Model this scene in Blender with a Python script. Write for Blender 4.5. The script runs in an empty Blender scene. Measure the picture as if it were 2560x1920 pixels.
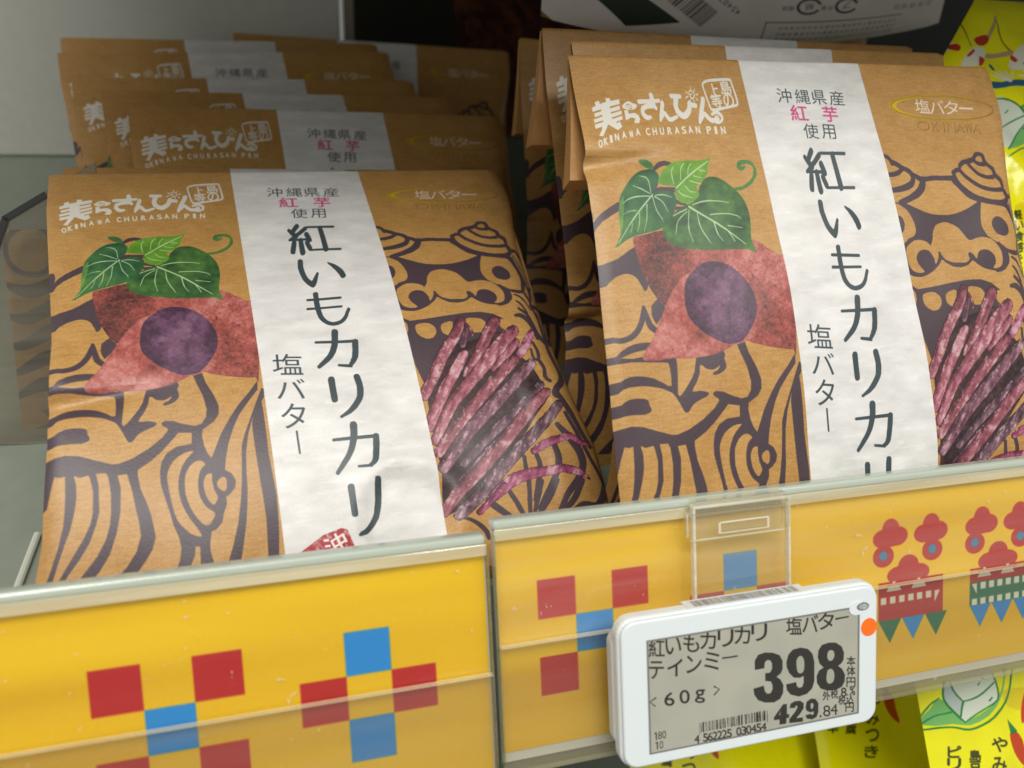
import bpy, bmesh, math, random
import numpy as np
from mathutils import Matrix, Vector, Euler
random.seed(3)
scn = bpy.context.scene; C = scn.collection
CAM_W = [1.6531, -0.2525, 0.1603]; CAM_C = [4.7204, -16.9242, 6.9606]
SHADE_EDGE_Y = 0.03
# ---------------------------------------------------------------- frame of reference
# Everything is measured in the frame of the price rail (x along it, y into the shelf, z up the rail face) in units of
# one pattern square of the rail card; T turns that frame into metres, the rail face leaning back by TILT.
U = 0.0115
TILT = math.radians(30)
ROT = Matrix.Rotation(-TILT, 4, 'X')
LIFT = Matrix.Translation((0, 0, 0.02))
def T(p): return LIFT @ (ROT @ (Vector(p) * U))
def frame(P0=(0, 0, 0), R=Matrix.Identity(3)):
    return LIFT @ ROT @ Matrix.Translation(Vector(P0) * U) @ R.to_4x4()
def rotvec(w):
    w = Vector(w); a = w.length
    return Matrix.Rotation(a, 3, w.normalized()) if a > 1e-9 else Matrix.Identity(3)
# ---------------------------------------------------------------- camera, world, lamps, exposure
cam = bpy.data.cameras.new('camera'); camo = bpy.data.objects.new('camera', cam); C.objects.link(camo)
Rc = rotvec(CAM_W)                       # rows: right, down, forward in the rail frame
right, down, fwd = Vector(Rc[0]), Vector(Rc[1]), Vector(Rc[2])
M3 = Matrix((right, -down, -fwd)).transposed()
camo.matrix_world = frame(CAM_C, M3)
cam.sensor_width = 36; cam.lens = 36 * 1950 / 2560; cam.clip_start = .01; cam.clip_end = 50
cam.dof.use_dof = True; cam.dof.focus_distance = .245; cam.dof.aperture_fstop = 10
scn.camera = camo
w = bpy.data.worlds.new("World"); scn.world = w; w.use_nodes = True
w.node_tree.nodes['Background'].inputs[0].default_value = (.98, 1.0, .96, 1); w.node_tree.nodes['Background'].inputs[1].default_value = .35
def area(name, loc, target, sx, sy, power, col):
    l = bpy.data.lights.new(name, 'AREA'); l.shape = 'RECTANGLE'; l.size = sx; l.size_y = sy; l.energy = power; l.color = col
    o = bpy.data.objects.new(name, l); C.objects.link(o); o.location = loc
    o.rotation_euler = (Vector(target) - Vector(loc)).to_track_quat('-Z', 'Y').to_euler(); return o
area('ceiling_lamp', (-.14, -.50, 1.45), (.12, .05, .05), 1.3, .30, 21, (1.0, .985, .93))
area('ceiling_lamp', (.85, -.75, 1.6), (.2, .1, .05), 1.3, .35, 10, (1.0, .985, .93))
scn.view_settings.view_transform = 'Standard'; scn.view_settings.look = 'None'
scn.view_settings.exposure = 0; scn.view_settings.gamma = 1; scn.view_settings.use_curve_mapping = False
scn.cycles.max_bounces = 10; scn.cycles.transparent_max_bounces = 24; scn.cycles.use_denoising = True
# ---------------------------------------------------------------- painting helpers: print artwork drawn in code
def ras(polys, H, W, ss=3):
    """anti-aliased non-zero winding fill of closed polygons given in pixels -> mask HxW"""
    out = np.zeros((H, W), np.float32)
    ps = [np.asarray(p, float) for p in polys if len(p) > 2]
    if not ps: return out
    mn = np.floor(np.min([p.min(0) for p in ps], axis=0)).astype(int) - 1
    mx = np.ceil(np.max([p.max(0) for p in ps], axis=0)).astype(int) + 2
    x0, y0 = max(mn[0], 0), max(mn[1], 0); x1, y1 = min(mx[0], W), min(mx[1], H)
    if x1 <= x0 or y1 <= y0: return out
    w, h = (x1 - x0) * ss, (y1 - y0) * ss
    acc = np.zeros((h, w + 1), np.int32)
    for p in ps:
        a = (p - [x0, y0]) * ss; b = np.roll(a, -1, 0)
        for (ax, ay), (bx, by) in zip(a, b):
            if ay == by: continue
            s = 1
            if ay > by: ax, ay, bx, by, s = bx, by, ax, ay, -1
            r0, r1 = max(int(np.ceil(ay - .5)), 0), min(int(np.ceil(by - .5)), h)
            if r1 <= r0: continue
            r = np.arange(r0, r1); x = ax + (r + .5 - ay) * (bx - ax) / (by - ay)
            np.add.at(acc, (r, np.clip(np.ceil(x - .5), 0, w).astype(int)), s)
    m = (np.cumsum(acc, 1)[:, :w] != 0).astype(np.float32)
    out[y0:y1, x0:x1] = m.reshape(y1 - y0, ss, x1 - x0, ss).mean((1, 3))
    return out
def noise(H, W, cell, seed, asp=1.0):
    """smooth value noise 0..1; cell in pixels, asp stretches it along x"""
    rg = np.random.RandomState(seed); cy, cx = cell, cell * asp
    g = rg.rand(int(H / cy) + 3, int(W / cx) + 3).astype(np.float32)
    y = np.arange(H) / cy; x = np.arange(W) / cx
    yi, xi = y.astype(int), x.astype(int); fy, fx = y - yi, x - xi
    fy = (fy * fy * (3 - 2 * fy))[:, None].astype(np.float32); fx = (fx * fx * (3 - 2 * fx))[None].astype(np.float32)
    a = g[yi][:, xi]; b = g[yi][:, xi + 1]; c = g[yi + 1][:, xi]; d = g[yi + 1][:, xi + 1]
    return (a * (1 - fx) + b * fx) * (1 - fy) + (c * (1 - fx) + d * fx) * fy
def fbm(H, W, cell, seed, n=4, asp=1.0):
    o = 0; t = 0; k = 1.
    for i in range(n):
        o = o + k * noise(H, W, max(cell / 2 ** i, 1.01), seed + i * 7, asp); t += k; k *= .55
    o = o / t
    return np.clip((o - .5) * 1.7 + .5, 0, 1)
def box(m, r):
    for ax in (0, 1):
        p = np.pad(m, [(r + 1, r) if i == ax else (0, 0) for i in (0, 1)], mode='edge').cumsum(ax)
        m = (np.take(p, range(2 * r + 1, p.shape[ax]), ax) - np.take(p, range(0, p.shape[ax] - 2 * r - 1), ax)) / (2 * r + 1)
    return m
def over(img, m, col):
    m = m[..., None] if m.ndim == 2 else m
    img += (np.asarray(col, np.float32) - img) * m
def ramp(t, cols):
    cols = np.asarray(cols, np.float32) / 255; n = len(cols) - 1
    t = np.clip(t, 0, .9999) * n; i = t.astype(int); f = (t - i)[..., None]
    return cols[i] * (1 - f) + cols[i + 1] * f
PX = 100            # texture pixels per pattern unit
def front_art(shapes, glyphs, glyph_outline, W=1460, H=1600):
    o = (50, 0)
    G = {k: fbm(H, W, c_, s, 5) for k, c_, s in (('a', 220, 1), ('b', 60, 2), ('c', 24, 3), ('d', 7, 4))}
    fine = noise(H, W, 2.2, 5) * .6 + noise(H, W, 1.1, 6) * .4
    kraft = ramp(.5 + (fine - .5) * .55 + (G['b'] - .5) * .22 + (noise(H, W, 3, 8, 6) - .5) * .25, [(148, 103, 50), (170, 125, 66), (188, 144, 84), (203, 161, 102)])
    speck = np.clip((noise(H, W, 2.6, 9) - .93) * 14, 0, 1)
    over(kraft, speck * .55, (.88, .74, .52))
    img = kraft.copy()
    dark = ramp(.5 + (fine - .5) * .5, [(58, 45, 52), (71, 56, 63), (81, 65, 72)])
    gold = np.array([.80, .66, .13])
    st = {}
    def M(p): return ras([p], H, W)
    strip_done = False
    bump = np.zeros((H, W), np.float32)
    SK = dict(f0=[(70, 34, 42), (118, 60, 72), (152, 88, 98), (186, 130, 138)], f1=[(62, 38, 46), (100, 62, 74), (136, 94, 106), (178, 142, 150)], f2=[(84, 40, 50), (132, 68, 82), (166, 100, 112), (196, 146, 154)], f3=[(96, 38, 62), (138, 60, 92), (166, 90, 118), (192, 130, 150)], f4=[(54, 36, 44), (86, 58, 70), (120, 88, 98), (176, 150, 156)])
    blotch = fbm(H, W, 16, 31, 4); vein = fbm(H, W, 10, 47, 4)
    yg, xg = np.mgrid[0:H, 0:W]; ca, sa = np.cos(np.radians(-56)), np.sin(np.radians(-56)); N_ = fbm(1500, 1500, 9, 83, 3, 6)
    streak = N_[((-xg * sa + yg * ca) % 1500).astype(int), ((xg * ca + yg * sa) % 1500).astype(int)]
    for i, (k, flat) in enumerate(shapes):
        p = np.array(flat, float).reshape(-1, 2) / 100 * PX + o
        if k in ('t', 'rs') and not strip_done:
            strip_done = True
            m = ras([[(505 + o[0], -5), (906 + o[0], -5), (906 + o[0], H), (505 + o[0], H)]], H, W)
            paper = ramp(.5 + (fbm(H, W, 30, 61, 5, 2.5) - .5) * .8 + (fine - .5) * .35, [(200, 197, 194), (212, 209, 206), (220, 217, 214), (230, 227, 224)])
            fib = np.clip((fbm(H, W, 12, 71, 3, 5) - .78) * 6, 0, 1)
            over(paper, fib * .22, (.95, .94, .93))
            img += (paper - img) * m[..., None]
        b0 = np.clip(np.floor(p.min(0)).astype(int) - 14, 0, [W - 2, H - 2]); b1 = np.clip(np.ceil(p.max(0)).astype(int) + 15, 2, [W, H])
        sl = (slice(b0[1], b1[1]), slice(b0[0], b1[0])); img_, kr_, dk_, fi_ = img[sl], kraft[sl], dark[sl], fine[sl]
        gb, gc, gd = G['b'][sl], G['c'][sl], G['d'][sl]; q = p - b0; h_, w_ = fi_.shape
        m = ras([q], h_, w_)
        if k == 'd': over(img_, m, dk_)
        elif k in ('k', 'k2'): over(img_, m, kr_)
        elif k == 's': over(img_, m * .92, ramp(fbm(h_, w_, 14, 77, 4), [(34, 20, 24), (50, 32, 36), (72, 48, 54)]))
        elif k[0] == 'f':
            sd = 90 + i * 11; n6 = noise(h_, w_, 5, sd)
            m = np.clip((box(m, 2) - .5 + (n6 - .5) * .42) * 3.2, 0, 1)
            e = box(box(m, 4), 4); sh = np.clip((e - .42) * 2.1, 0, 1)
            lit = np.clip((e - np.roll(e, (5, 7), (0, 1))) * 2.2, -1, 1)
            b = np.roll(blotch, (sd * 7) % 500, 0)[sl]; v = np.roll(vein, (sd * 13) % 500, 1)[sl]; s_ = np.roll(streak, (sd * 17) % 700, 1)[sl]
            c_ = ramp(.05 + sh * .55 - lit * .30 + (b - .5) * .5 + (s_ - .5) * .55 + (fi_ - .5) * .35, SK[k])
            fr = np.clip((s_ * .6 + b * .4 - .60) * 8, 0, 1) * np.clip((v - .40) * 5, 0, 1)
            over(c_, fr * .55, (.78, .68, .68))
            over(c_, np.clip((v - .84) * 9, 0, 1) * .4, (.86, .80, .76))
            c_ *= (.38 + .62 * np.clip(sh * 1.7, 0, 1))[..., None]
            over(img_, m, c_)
        elif k in ('p1', 'p2'):
            b, c2 = gb, gc
            t = .60 + (b - .5) * .5 + (c2 - .5) * .38 + (gd - .5) * .30 + (fi_ - .5) * .25
            yy = np.linspace(0, 1, H)[sl[0], None]; xx = np.linspace(0, 1, W)[None, sl[1]]
            if k == 'p1': t = t - np.clip((xx - .13) * -9 + 1.0, 0, .36) * (.6 + .8 * c2) - np.clip((yy - .50) * 9, 0, .22) + (fi_ - .5) * .3
            else: t = t + .12 - np.clip((yy - .545) * 16 + (b - .5) * 1.2, 0, .62)
            c_ = ramp(t, [(66, 40, 36), (100, 54, 50), (138, 68, 60), (160, 80, 72), (178, 104, 97), (190, 126, 118)])
            spot = np.clip((noise(h_, w_, 9, 15 + (k == 'p2')) - .88) * 12, 0, 1) * np.clip((gb - .35) * 3, 0, 1)
            over(c_, spot * .7, (.30, .14, .15)); over(img_, m, c_)
            e = box(m, 3); over(img_, np.clip(m - e, 0, 1) * .5, (.35, .16, .16))
        elif k == 'pc':
            yy, xx = np.mgrid[0:h_, 0:w_]; cen = q.mean(0); R = (p.max(0) - p.min(0)) / 2
            r = np.hypot((xx - cen[0]) / R[0], (yy - cen[1]) / R[1])
            t = .95 - r * .62 + (gd - .5) * .3 + (gc - .5) * .5 + (gb - .5) * .5 + (fi_ - .5) * .2
            over(img_, m, ramp(t, [(58, 38, 50), (72, 46, 64), (92, 60, 84), (112, 76, 100), (128, 92, 114)]))
        elif k in ('g1', 'g2', 'g3', 'gb', 'gl'):
            cs = dict(g1=[(34, 62, 36), (48, 84, 44), (66, 104, 50), (92, 126, 60)], g2=[(32, 64, 42), (44, 86, 54), (58, 102, 58), (86, 124, 58)], g3=[(52, 96, 50), (74, 120, 58), (90, 134, 62)], gb=[(78, 124, 34), (98, 146, 44), (124, 166, 60)], gl=[(96, 140, 56), (116, 158, 62), (130, 168, 66)])[k]
            t = .45 + (gb - .5) * .9 + (gc - .5) * .5 + (fi_ - .5) * .2
            over(img_, m * (.6 if k == 'gl' else 1), ramp(t, cs))
        elif k == 'v': over(img_, m * .85, (.72, .80, .62))
        elif k == 't': over(img_, m, (.235, .275, .29))
        elif k == 'w': over(img_, m, (.86, .84, .80))
        elif k == 'y': over(img_, m, gold)
        elif k == 'o1':
            e = np.clip(m - ras([(q - q.mean(0)) * [.982, .93] + q.mean(0)], h_, w_), 0, 1)
            over(img_, e * .45, (.72, .56, .22)); bump[sl] += e
            e2 = np.clip(ras([(q - q.mean(0)) * [.978, .915] + q.mean(0)], h_, w_) - ras([(q - q.mean(0)) * [.965, .875] + q.mean(0)], h_, w_), 0, 1)
            over(img_, e2 * .5, (.36, .24, .10))
        elif k == 'rs': over(img_, m * np.clip(.75 + (gd - .35) * 1.2, 0, 1), (.62, .16, .18))
    cols = dict(t=(.235, .275, .29), m=(.78, .30, .50), c=(.88, .82, .76), w=(.86, .84, .80), r=(.90, .86, .84), e=(.66, .52, .20))
    for k, ch, (u, v, xu, xv, yu, yv) in glyphs:
        ls = []
        for l in glyph_outline(ch):
            l = np.asarray(l)      # glyph box: x 0..1, y 0..1 (down)
            q = np.c_[u + (l[:, 0] - .5) * xu + (l[:, 1] - .5) * yu, v + (l[:, 0] - .5) * xv + (l[:, 1] - .5) * yv]
            ls.append(q * PX + o)
        m = ras(ls, H, W)
        if k in ('m', 'w', 'r'): m = np.clip(box(m, 1) * 2.2, 0, 1)
        if k == 'e':
            a = np.clip(box(m, 1) - np.roll(box(m, 1), (2, 2), (0, 1)), -1, 1)
            over(img, np.clip(a, 0, 1) * .55, (.78, .62, .26)); over(img, np.clip(-a, 0, 1) * .45, (.34, .22, .08)); bump += m * .6
        else: over(img, m, cols[k])
    return np.clip(img, 0, 1), bump
# ---------------------------------------------------------------- outlines of the printed artwork (hundredths of a unit: across, down)
ART = [
('d', [193,332,193,337,195,340,198,339,202,336,207,332,211,330,215,328,220,326,224,325,229,326,234,327,240,328,242,327,244,323,243,318,241,316,235,314,230,312,224,311,219,312,213,313,208,315,203,319,199,324,194,329]),
('d', [183,389,182,396,183,403,187,405,195,404,202,404,211,403,222,403,234,402,245,401,248,400,250,394,249,389,246,387,234,386,222,386,211,385,202,386,194,386,186,387]),
('d', [243,421,241,425,242,429,244,431,257,435,270,438,272,438,273,435,273,431,271,429,258,425,245,420]),
('d', [239,440,238,444,239,447,241,448,257,448,273,447,274,446,275,443,274,440,273,439,257,439,241,439]),
('d', [105,439,105,430,101,423,96,423,88,428,80,433,72,438,64,444,55,450,48,457,41,464,35,471,29,479,-70,489,-70,498,-70,507,-70,516,-70,524,-70,531,-70,533,-70,534,-70,534,-70,532,-70,525,-70,519,-70,512,30,505,33,498,37,492,42,486,48,480,54,474,62,469,70,464,78,458,86,454,94,449,102,444]),
('d', [-70,430,-70,432,-70,436,-70,438,-70,443,-70,447,-70,450,-70,453,-70,456,-70,459,-70,461,-70,466,-70,473,-70,481,-70,490,-70,498,-70,502,-70,504,-70,504,-70,501,-70,493,29,486,30,479,32,474,33,469,34,460,33,452,31,444,28,438,-70,434,-70,432,-70,431]),
('d', [-70,590,-70,585,-70,589,39,586,58,580,74,574,89,565,106,553,121,545,130,550,137,565,143,595,147,625,145,638,141,645,138,653,134,658,132,660,129,657,125,646,120,634,116,625,110,619,103,615,95,613,85,613,74,616,63,620,54,627,45,634,38,642,-70,654,-70,665,-70,674,-70,671,-70,631]),
('d', [-70,770,-70,775,-70,781,-70,783,-70,784,-70,785,37,785,43,786,51,787,60,787,68,785,78,782,86,778,94,772,102,764,108,756,114,745,119,734,123,724,124,715,124,708,124,701,123,698,121,696,118,696,117,699,115,705,113,710,111,716,108,725,104,735,99,744,94,752,87,759,81,764,74,768,66,771,58,773,51,773,43,772,37,770,-70,770,-70,769,-70,769]),
('d', [123,696,120,695,118,697,117,701,118,709,118,718,119,726,120,735,121,744,124,753,130,761,136,766,142,771,146,773,150,770,151,764,149,759,144,753,139,747,136,743,135,738,133,731,131,723,129,715,127,707,125,699]),
('d', [157,682,172,682,174,709,163,726,146,746,140,733,138,719,140,698]),
('d', [-70,833,-70,831,-70,829,-70,826,44,823,61,825,78,827,89,825,98,824,106,825,117,828,142,831,167,834,178,831,183,833,183,854,181,880,178,902,176,920,177,927,179,929,181,928,186,924,194,915,204,902,215,887,224,870,228,854,232,841,233,837,241,837,273,830,305,826,308,835,303,846,305,854,306,861,305,868,301,874,295,879,287,883,277,885,269,885,268,882,271,879,277,876,283,873,288,867,289,862,285,865,278,869,272,871,265,871,258,869,252,866,246,859,240,856,238,863,236,875,231,887,225,899,216,911,211,921,218,922,228,921,238,923,246,926,250,928,251,931,248,935,243,938,234,941,225,945,216,949,209,954,203,961,198,968,194,971,191,972,188,971,185,967,181,958,177,947,172,935,166,924,161,918,154,914,144,908,132,903,120,900,106,897,89,895,72,895,57,896,43,900,31,909,-70,917,-70,920,-70,919,-70,910,-70,898,-70,889,39,881,50,875,63,871,77,870,92,871,107,874,121,879,134,886,145,893,155,901,163,901,165,877,164,850,161,843,154,842,146,841,132,840,101,837,68,835,43,837,-70,839,-70,839,-70,838,-70,836]),
('d', [-70,822,-70,824,-70,825,-70,826,-70,826,-70,826,38,825,43,824,49,822,56,820,64,817,72,814,80,812,88,810,96,809,104,808,111,807,118,807,125,806,129,804,130,798,128,792,124,790,117,789,110,789,102,789,94,790,85,791,76,794,67,797,59,802,51,806,45,811,40,816,36,819,-70,821,-70,821,-70,822]),
('d', [-70,976,-70,968,-70,957,-70,947,35,937,45,930,57,925,72,924,85,925,95,927,101,931,103,936,103,942,105,947,107,952,107,956,105,960,98,963,89,965,78,964,65,963,54,963,42,964,29,967,-70,971,-70,975]),
('d', [-70,1011,-70,1008,32,994,55,990,83,995,116,1009,149,1022,163,1023,193,1013,229,993,261,968,275,951,273,945,263,938,261,931,269,926,287,929,309,941,335,951,351,948,362,933,366,911,360,871,349,837,342,811,364,808,370,836,386,875,394,905,392,930,380,947,352,964,349,980,351,1004,357,1026,365,1040,376,1017,392,983,415,946,440,911,469,879,493,848,490,875,463,907,440,937,423,969,407,1009,397,1046,392,1073,406,1084,414,1104,410,1120,398,1133,388,1138,388,1156,378,1179,373,1198,359,1212,348,1215,342,1243,341,1260,348,1299,355,1322,318,1315,317,1296,320,1246,310,1244,307,1265,293,1294,281,1310,255,1305,263,1294,275,1270,280,1244,278,1220,268,1186,263,1155,255,1118,249,1084,250,1053,255,1031,268,1010,289,998,324,996,327,968,297,962,286,974,258,1003,232,1025,203,1043,202,1057,206,1091,217,1128,224,1159,228,1197,229,1209,220,1236,204,1259,178,1289,156,1314,115,1311,140,1287,165,1265,187,1235,199,1201,198,1174,194,1144,188,1094,180,1050,160,1051,165,1082,161,1139,150,1187,133,1231,109,1265,86,1286,70,1305,41,1302,59,1284,82,1259,107,1231,128,1196,138,1164,142,1135,144,1092,141,1053,137,1042,116,1041,120,1069,118,1131,110,1159,94,1198,71,1232,48,1260,32,1284,21,1300,8,1300,20,1282,33,1262,58,1224,83,1186,99,1155,105,1129,108,1081,104,1053,101,1043,83,1046,71,1040,75,1062,74,1092,68,1123,57,1163,44,1194,28,1237,12,1281,3,1304,-9,1302,0,1281,14,1246,32,1197,44,1153,49,1120,52,1086,54,1039,44,1041,33,1038,25,1063,14,1106,-70,1158,-70,1195,-70,1221,-70,1220,-70,1157,-70,1104,-70,1052]),
('k', [323,1015,314,1015,303,1018,292,1024,281,1032,273,1043,267,1056,264,1069,264,1083,265,1101,267,1120,270,1142,273,1162,277,1176,283,1188,293,1201,303,1213,314,1220,323,1223,326,1222,325,1217,321,1208,315,1196,305,1178,296,1158,290,1139,287,1120,286,1103,287,1087,290,1073,294,1060,300,1047,307,1036,317,1026,325,1018,326,1015]),
('k', [350,1053,347,1047,342,1043,336,1041,329,1042,322,1046,315,1052,309,1061,303,1073,301,1087,300,1103,300,1118,303,1134,308,1152,315,1169,323,1183,330,1193,336,1198,342,1199,348,1196,353,1189,358,1181,360,1172,353,1165,344,1157,337,1145,331,1130,329,1115,329,1099,331,1086,334,1075,338,1065,343,1059,348,1055]),
('k', [362,1077,357,1076,350,1078,346,1084,342,1093,341,1104,342,1115,344,1128,348,1139,353,1147,357,1152,362,1151,365,1147,368,1142,370,1135,367,1126,363,1116,362,1104,361,1093,362,1084]),
('k', [387,1089,382,1090,377,1093,373,1097,371,1103,371,1109,374,1115,380,1121,386,1125,390,1121,392,1115,393,1105,393,1096,390,1091]),
('d', [500,871,481,913,459,963,446,992,436,1021,432,1062,427,1108,419,1156,408,1206,392,1255,375,1297,364,1319,359,1331,369,1341,383,1341,394,1325,404,1297,415,1255,426,1209,433,1167,438,1127,440,1084,444,1040,454,994,469,952,487,921,503,898,506,875]),
('d', [468,958,466,973,466,995,467,1052,469,1114,471,1161,472,1205,469,1256,466,1303,457,1340,453,1366,465,1376,479,1371,485,1344,489,1307,493,1277,497,1243,500,1201,502,1154,499,1102,496,1048,497,992,497,943,496,909,492,897,479,923]),
('d', [899,446,916,446,934,448,940,449,947,453,971,465,999,478,1022,485,1047,488,1076,489,1106,486,1133,479,1159,470,1187,457,1207,447,1210,450,1206,460,1200,474,1194,491,1189,508,1186,526,1190,543,1197,559,1209,569,1222,578,1233,587,1242,597,1248,608,1251,619,1250,631,1246,642,1240,651,1233,659,1224,664,1214,666,1203,665,1190,662,1176,659,1162,655,1151,649,1141,642,1133,634,1126,629,1118,634,1108,641,1095,645,1081,647,1068,646,1054,643,1043,636,1033,629,1027,623,1023,620,1018,625,1011,634,999,643,986,652,970,659,955,664,943,666,931,665,916,662,903,655,899,643,899,628,899,613,899,593,900,560,901,523,900,484,900,453,897,445]),
('k', [902,449,915,450,928,460,938,468,945,480,951,496,955,513,955,526,953,537,948,544,942,549,933,552,923,555,914,563,906,568,900,561,896,546,891,523,889,497,893,469]),
('d', [901,489,907,485,913,487,918,492,921,500,922,508,920,517,917,526,912,533,907,537,903,537,899,532,897,522,898,505]),
('k', [910,584,914,577,921,572,932,565,944,560,957,559,969,561,979,564,988,569,992,575,994,578,1000,571,1006,560,1009,548,1013,537,1020,527,1028,518,1042,513,1056,510,1068,510,1080,514,1094,520,1106,529,1114,541,1121,553,1126,562,1132,568,1140,568,1151,565,1164,562,1178,561,1192,564,1206,569,1217,579,1226,591,1231,602,1234,613,1233,625,1231,636,1227,645,1222,651,1214,655,1206,657,1197,657,1192,655,1197,650,1204,643,1207,631,1206,620,1200,611,1192,604,1182,600,1171,599,1161,601,1152,606,1146,617,1141,626,1138,621,1134,613,1128,607,1122,604,1118,606,1115,612,1116,617,1117,623,1112,629,1103,634,1089,634,1074,633,1062,632,1051,629,1042,625,1035,621,1030,615,1026,608,1024,602,1022,597,1019,596,1016,598,1016,604,1014,612,1006,625,999,633,998,627,998,615,993,603,986,593,976,589,966,588,955,591,947,597,941,605,938,614,940,623,944,632,952,643,958,651,951,654,940,654,930,652,921,648,915,642,911,634,908,621,907,607,907,595]),
('d', [1206,441,1203,445,1202,451,1204,453,1212,455,1220,458,1229,460,1240,462,1252,464,1264,467,1274,468,1282,470,1288,473,1292,478,1296,486,1299,496,1302,507,1305,518,1307,529,1308,539,1309,550,1308,559,1307,567,1305,575,1302,584,1299,593,1297,602,1295,606,1293,607,1288,607,1281,606,1272,605,1262,603,1253,599,1246,593,1239,586,1232,579,1229,578,1225,581,1223,585,1224,589,1232,595,1239,602,1248,608,1257,613,1266,618,1275,621,1284,622,1292,621,1301,616,1308,606,1313,595,1316,585,1319,576,1321,566,1322,555,1322,544,1322,533,1320,521,1317,510,1314,498,1310,488,1308,477,1305,465,1300,456,1290,452,1279,452,1269,452,1257,450,1245,449,1234,447,1225,445,1217,443,1210,440]),
('d', [1248,593,1243,594,1239,598,1238,604,1239,613,1240,621,1240,628,1240,632,1239,635,1238,637,1236,641,1231,645,1226,649,1220,653,1213,655,1205,658,1201,660,1200,664,1201,668,1204,669,1212,668,1220,667,1228,664,1237,660,1244,653,1251,646,1255,637,1257,629,1257,621,1256,612,1253,604,1250,596]),
('d', [1251,501,1243,502,1235,506,1228,512,1224,520,1222,527,1223,534,1225,542,1229,550,1235,556,1243,559,1252,562,1261,562,1268,559,1274,554,1278,547,1279,538,1278,528,1274,519,1269,512,1264,507,1258,503]),
('d', [1015,375,1013,381,1014,387,1017,388,1029,386,1040,384,1052,383,1066,382,1081,383,1096,383,1109,384,1121,384,1134,385,1138,383,1141,377,1141,370,1138,368,1125,368,1113,368,1100,368,1085,368,1069,367,1055,367,1042,369,1031,370,1020,372]),
('d', [1133,366,1126,372,1122,381,1124,389,1129,396,1135,402,1142,410,1149,419,1157,428,1166,437,1177,444,1189,449,1202,455,1206,455,1209,451,1211,445,1209,441,1197,434,1186,427,1176,420,1167,412,1160,403,1153,394,1148,386,1143,378,1139,369]),
('d', [1032,373,1027,368,1019,369,1014,377,1011,383,1009,387,1007,390,1003,395,999,401,992,407,984,413,973,419,962,425,950,430,937,434,924,439,919,443,918,449,919,455,924,456,936,452,950,449,962,445,974,440,986,436,997,430,1006,423,1015,416,1021,408,1026,398,1029,390,1030,383]),
('d', [903,297,901,301,900,306,902,308,908,311,913,314,917,317,919,321,921,328,923,334,925,337,929,335,932,331,932,326,930,319,928,312,924,305,918,301,912,299,906,296]),
('d', [925,314,921,320,920,326,923,329,932,334,941,339,948,343,953,346,955,349,959,352,962,353,965,350,967,344,966,340,963,337,960,332,955,328,947,323,938,319,929,314]),
('d', [896,359,894,365,895,369,898,371,906,370,915,370,924,369,932,367,941,365,948,361,955,356,960,351,965,346,968,342,967,337,965,334,962,335,957,339,952,343,947,346,941,349,933,352,925,354,917,355,908,356,900,357]),
('d', [957,334,954,339,953,344,956,347,964,351,971,355,977,359,980,364,982,370,982,373,981,376,980,378,977,381,969,386,957,391,945,395,931,398,916,401,901,403,897,406,895,411,896,416,899,418,914,417,929,416,943,414,957,411,970,407,981,401,990,391,996,379,997,367,995,357,991,350,985,344,977,340,969,337,960,334]),
('d', [992,358,988,363,987,369,990,372,994,374,998,376,1002,379,1006,382,1010,385,1014,389,1019,389,1023,384,1025,376,1023,371,1019,369,1014,366,1009,363,1005,361,1000,359,996,357]),
('d', [1140,350,1135,351,1131,356,1131,362,1133,373,1135,384,1139,395,1146,405,1153,414,1162,422,1171,430,1182,437,1192,443,1203,448,1214,452,1225,455,1237,459,1249,461,1260,463,1271,465,1283,466,1293,465,1303,461,1311,453,1317,443,1318,432,1316,423,1314,417,1312,413,1306,414,1302,420,1301,426,1302,433,1303,440,1302,441,1302,442,1300,445,1295,447,1287,449,1276,449,1265,448,1254,447,1242,444,1231,441,1220,437,1210,434,1199,429,1189,423,1179,416,1170,408,1162,401,1155,393,1149,384,1146,375,1144,364,1142,353]),
('d', [1132,360,1132,366,1135,370,1140,368,1144,364,1147,361,1150,359,1153,358,1157,358,1163,356,1169,349,1171,344,1172,343,1174,341,1177,339,1181,336,1185,334,1190,332,1196,331,1201,330,1206,330,1211,330,1216,328,1221,327,1227,323,1233,318,1238,312,1241,309,1244,307,1249,306,1254,305,1257,307,1259,310,1260,312,1260,316,1259,323,1260,332,1265,337,1271,340,1276,343,1280,347,1283,351,1285,355,1285,358,1285,365,1286,373,1291,380,1296,384,1300,388,1301,392,1301,397,1301,402,1301,407,1300,412,1299,418,1299,423,1303,424,1307,422,1309,417,1310,411,1312,405,1313,398,1313,391,1313,384,1311,376,1306,370,1301,365,1299,361,1298,357,1298,351,1296,343,1292,338,1287,335,1283,332,1278,327,1275,323,1273,319,1273,316,1273,309,1272,302,1268,296,1263,294,1258,293,1253,292,1246,292,1239,294,1233,300,1228,305,1225,309,1222,310,1218,311,1214,312,1209,313,1203,315,1198,316,1192,317,1187,318,1181,320,1175,323,1170,327,1164,333,1161,341,1160,345,1161,344,1160,344,1156,343,1150,344,1145,347,1140,351,1136,354]),
('d', [1165,345,1162,348,1159,354,1160,358,1164,364,1169,370,1174,377,1182,383,1190,390,1198,396,1208,403,1219,409,1230,414,1242,418,1254,420,1265,422,1276,423,1285,423,1295,423,1299,421,1302,415,1303,409,1299,408,1289,408,1280,409,1270,408,1259,407,1247,404,1236,401,1225,396,1215,390,1205,384,1197,377,1189,371,1182,365,1177,359,1173,353,1169,347]),
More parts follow.
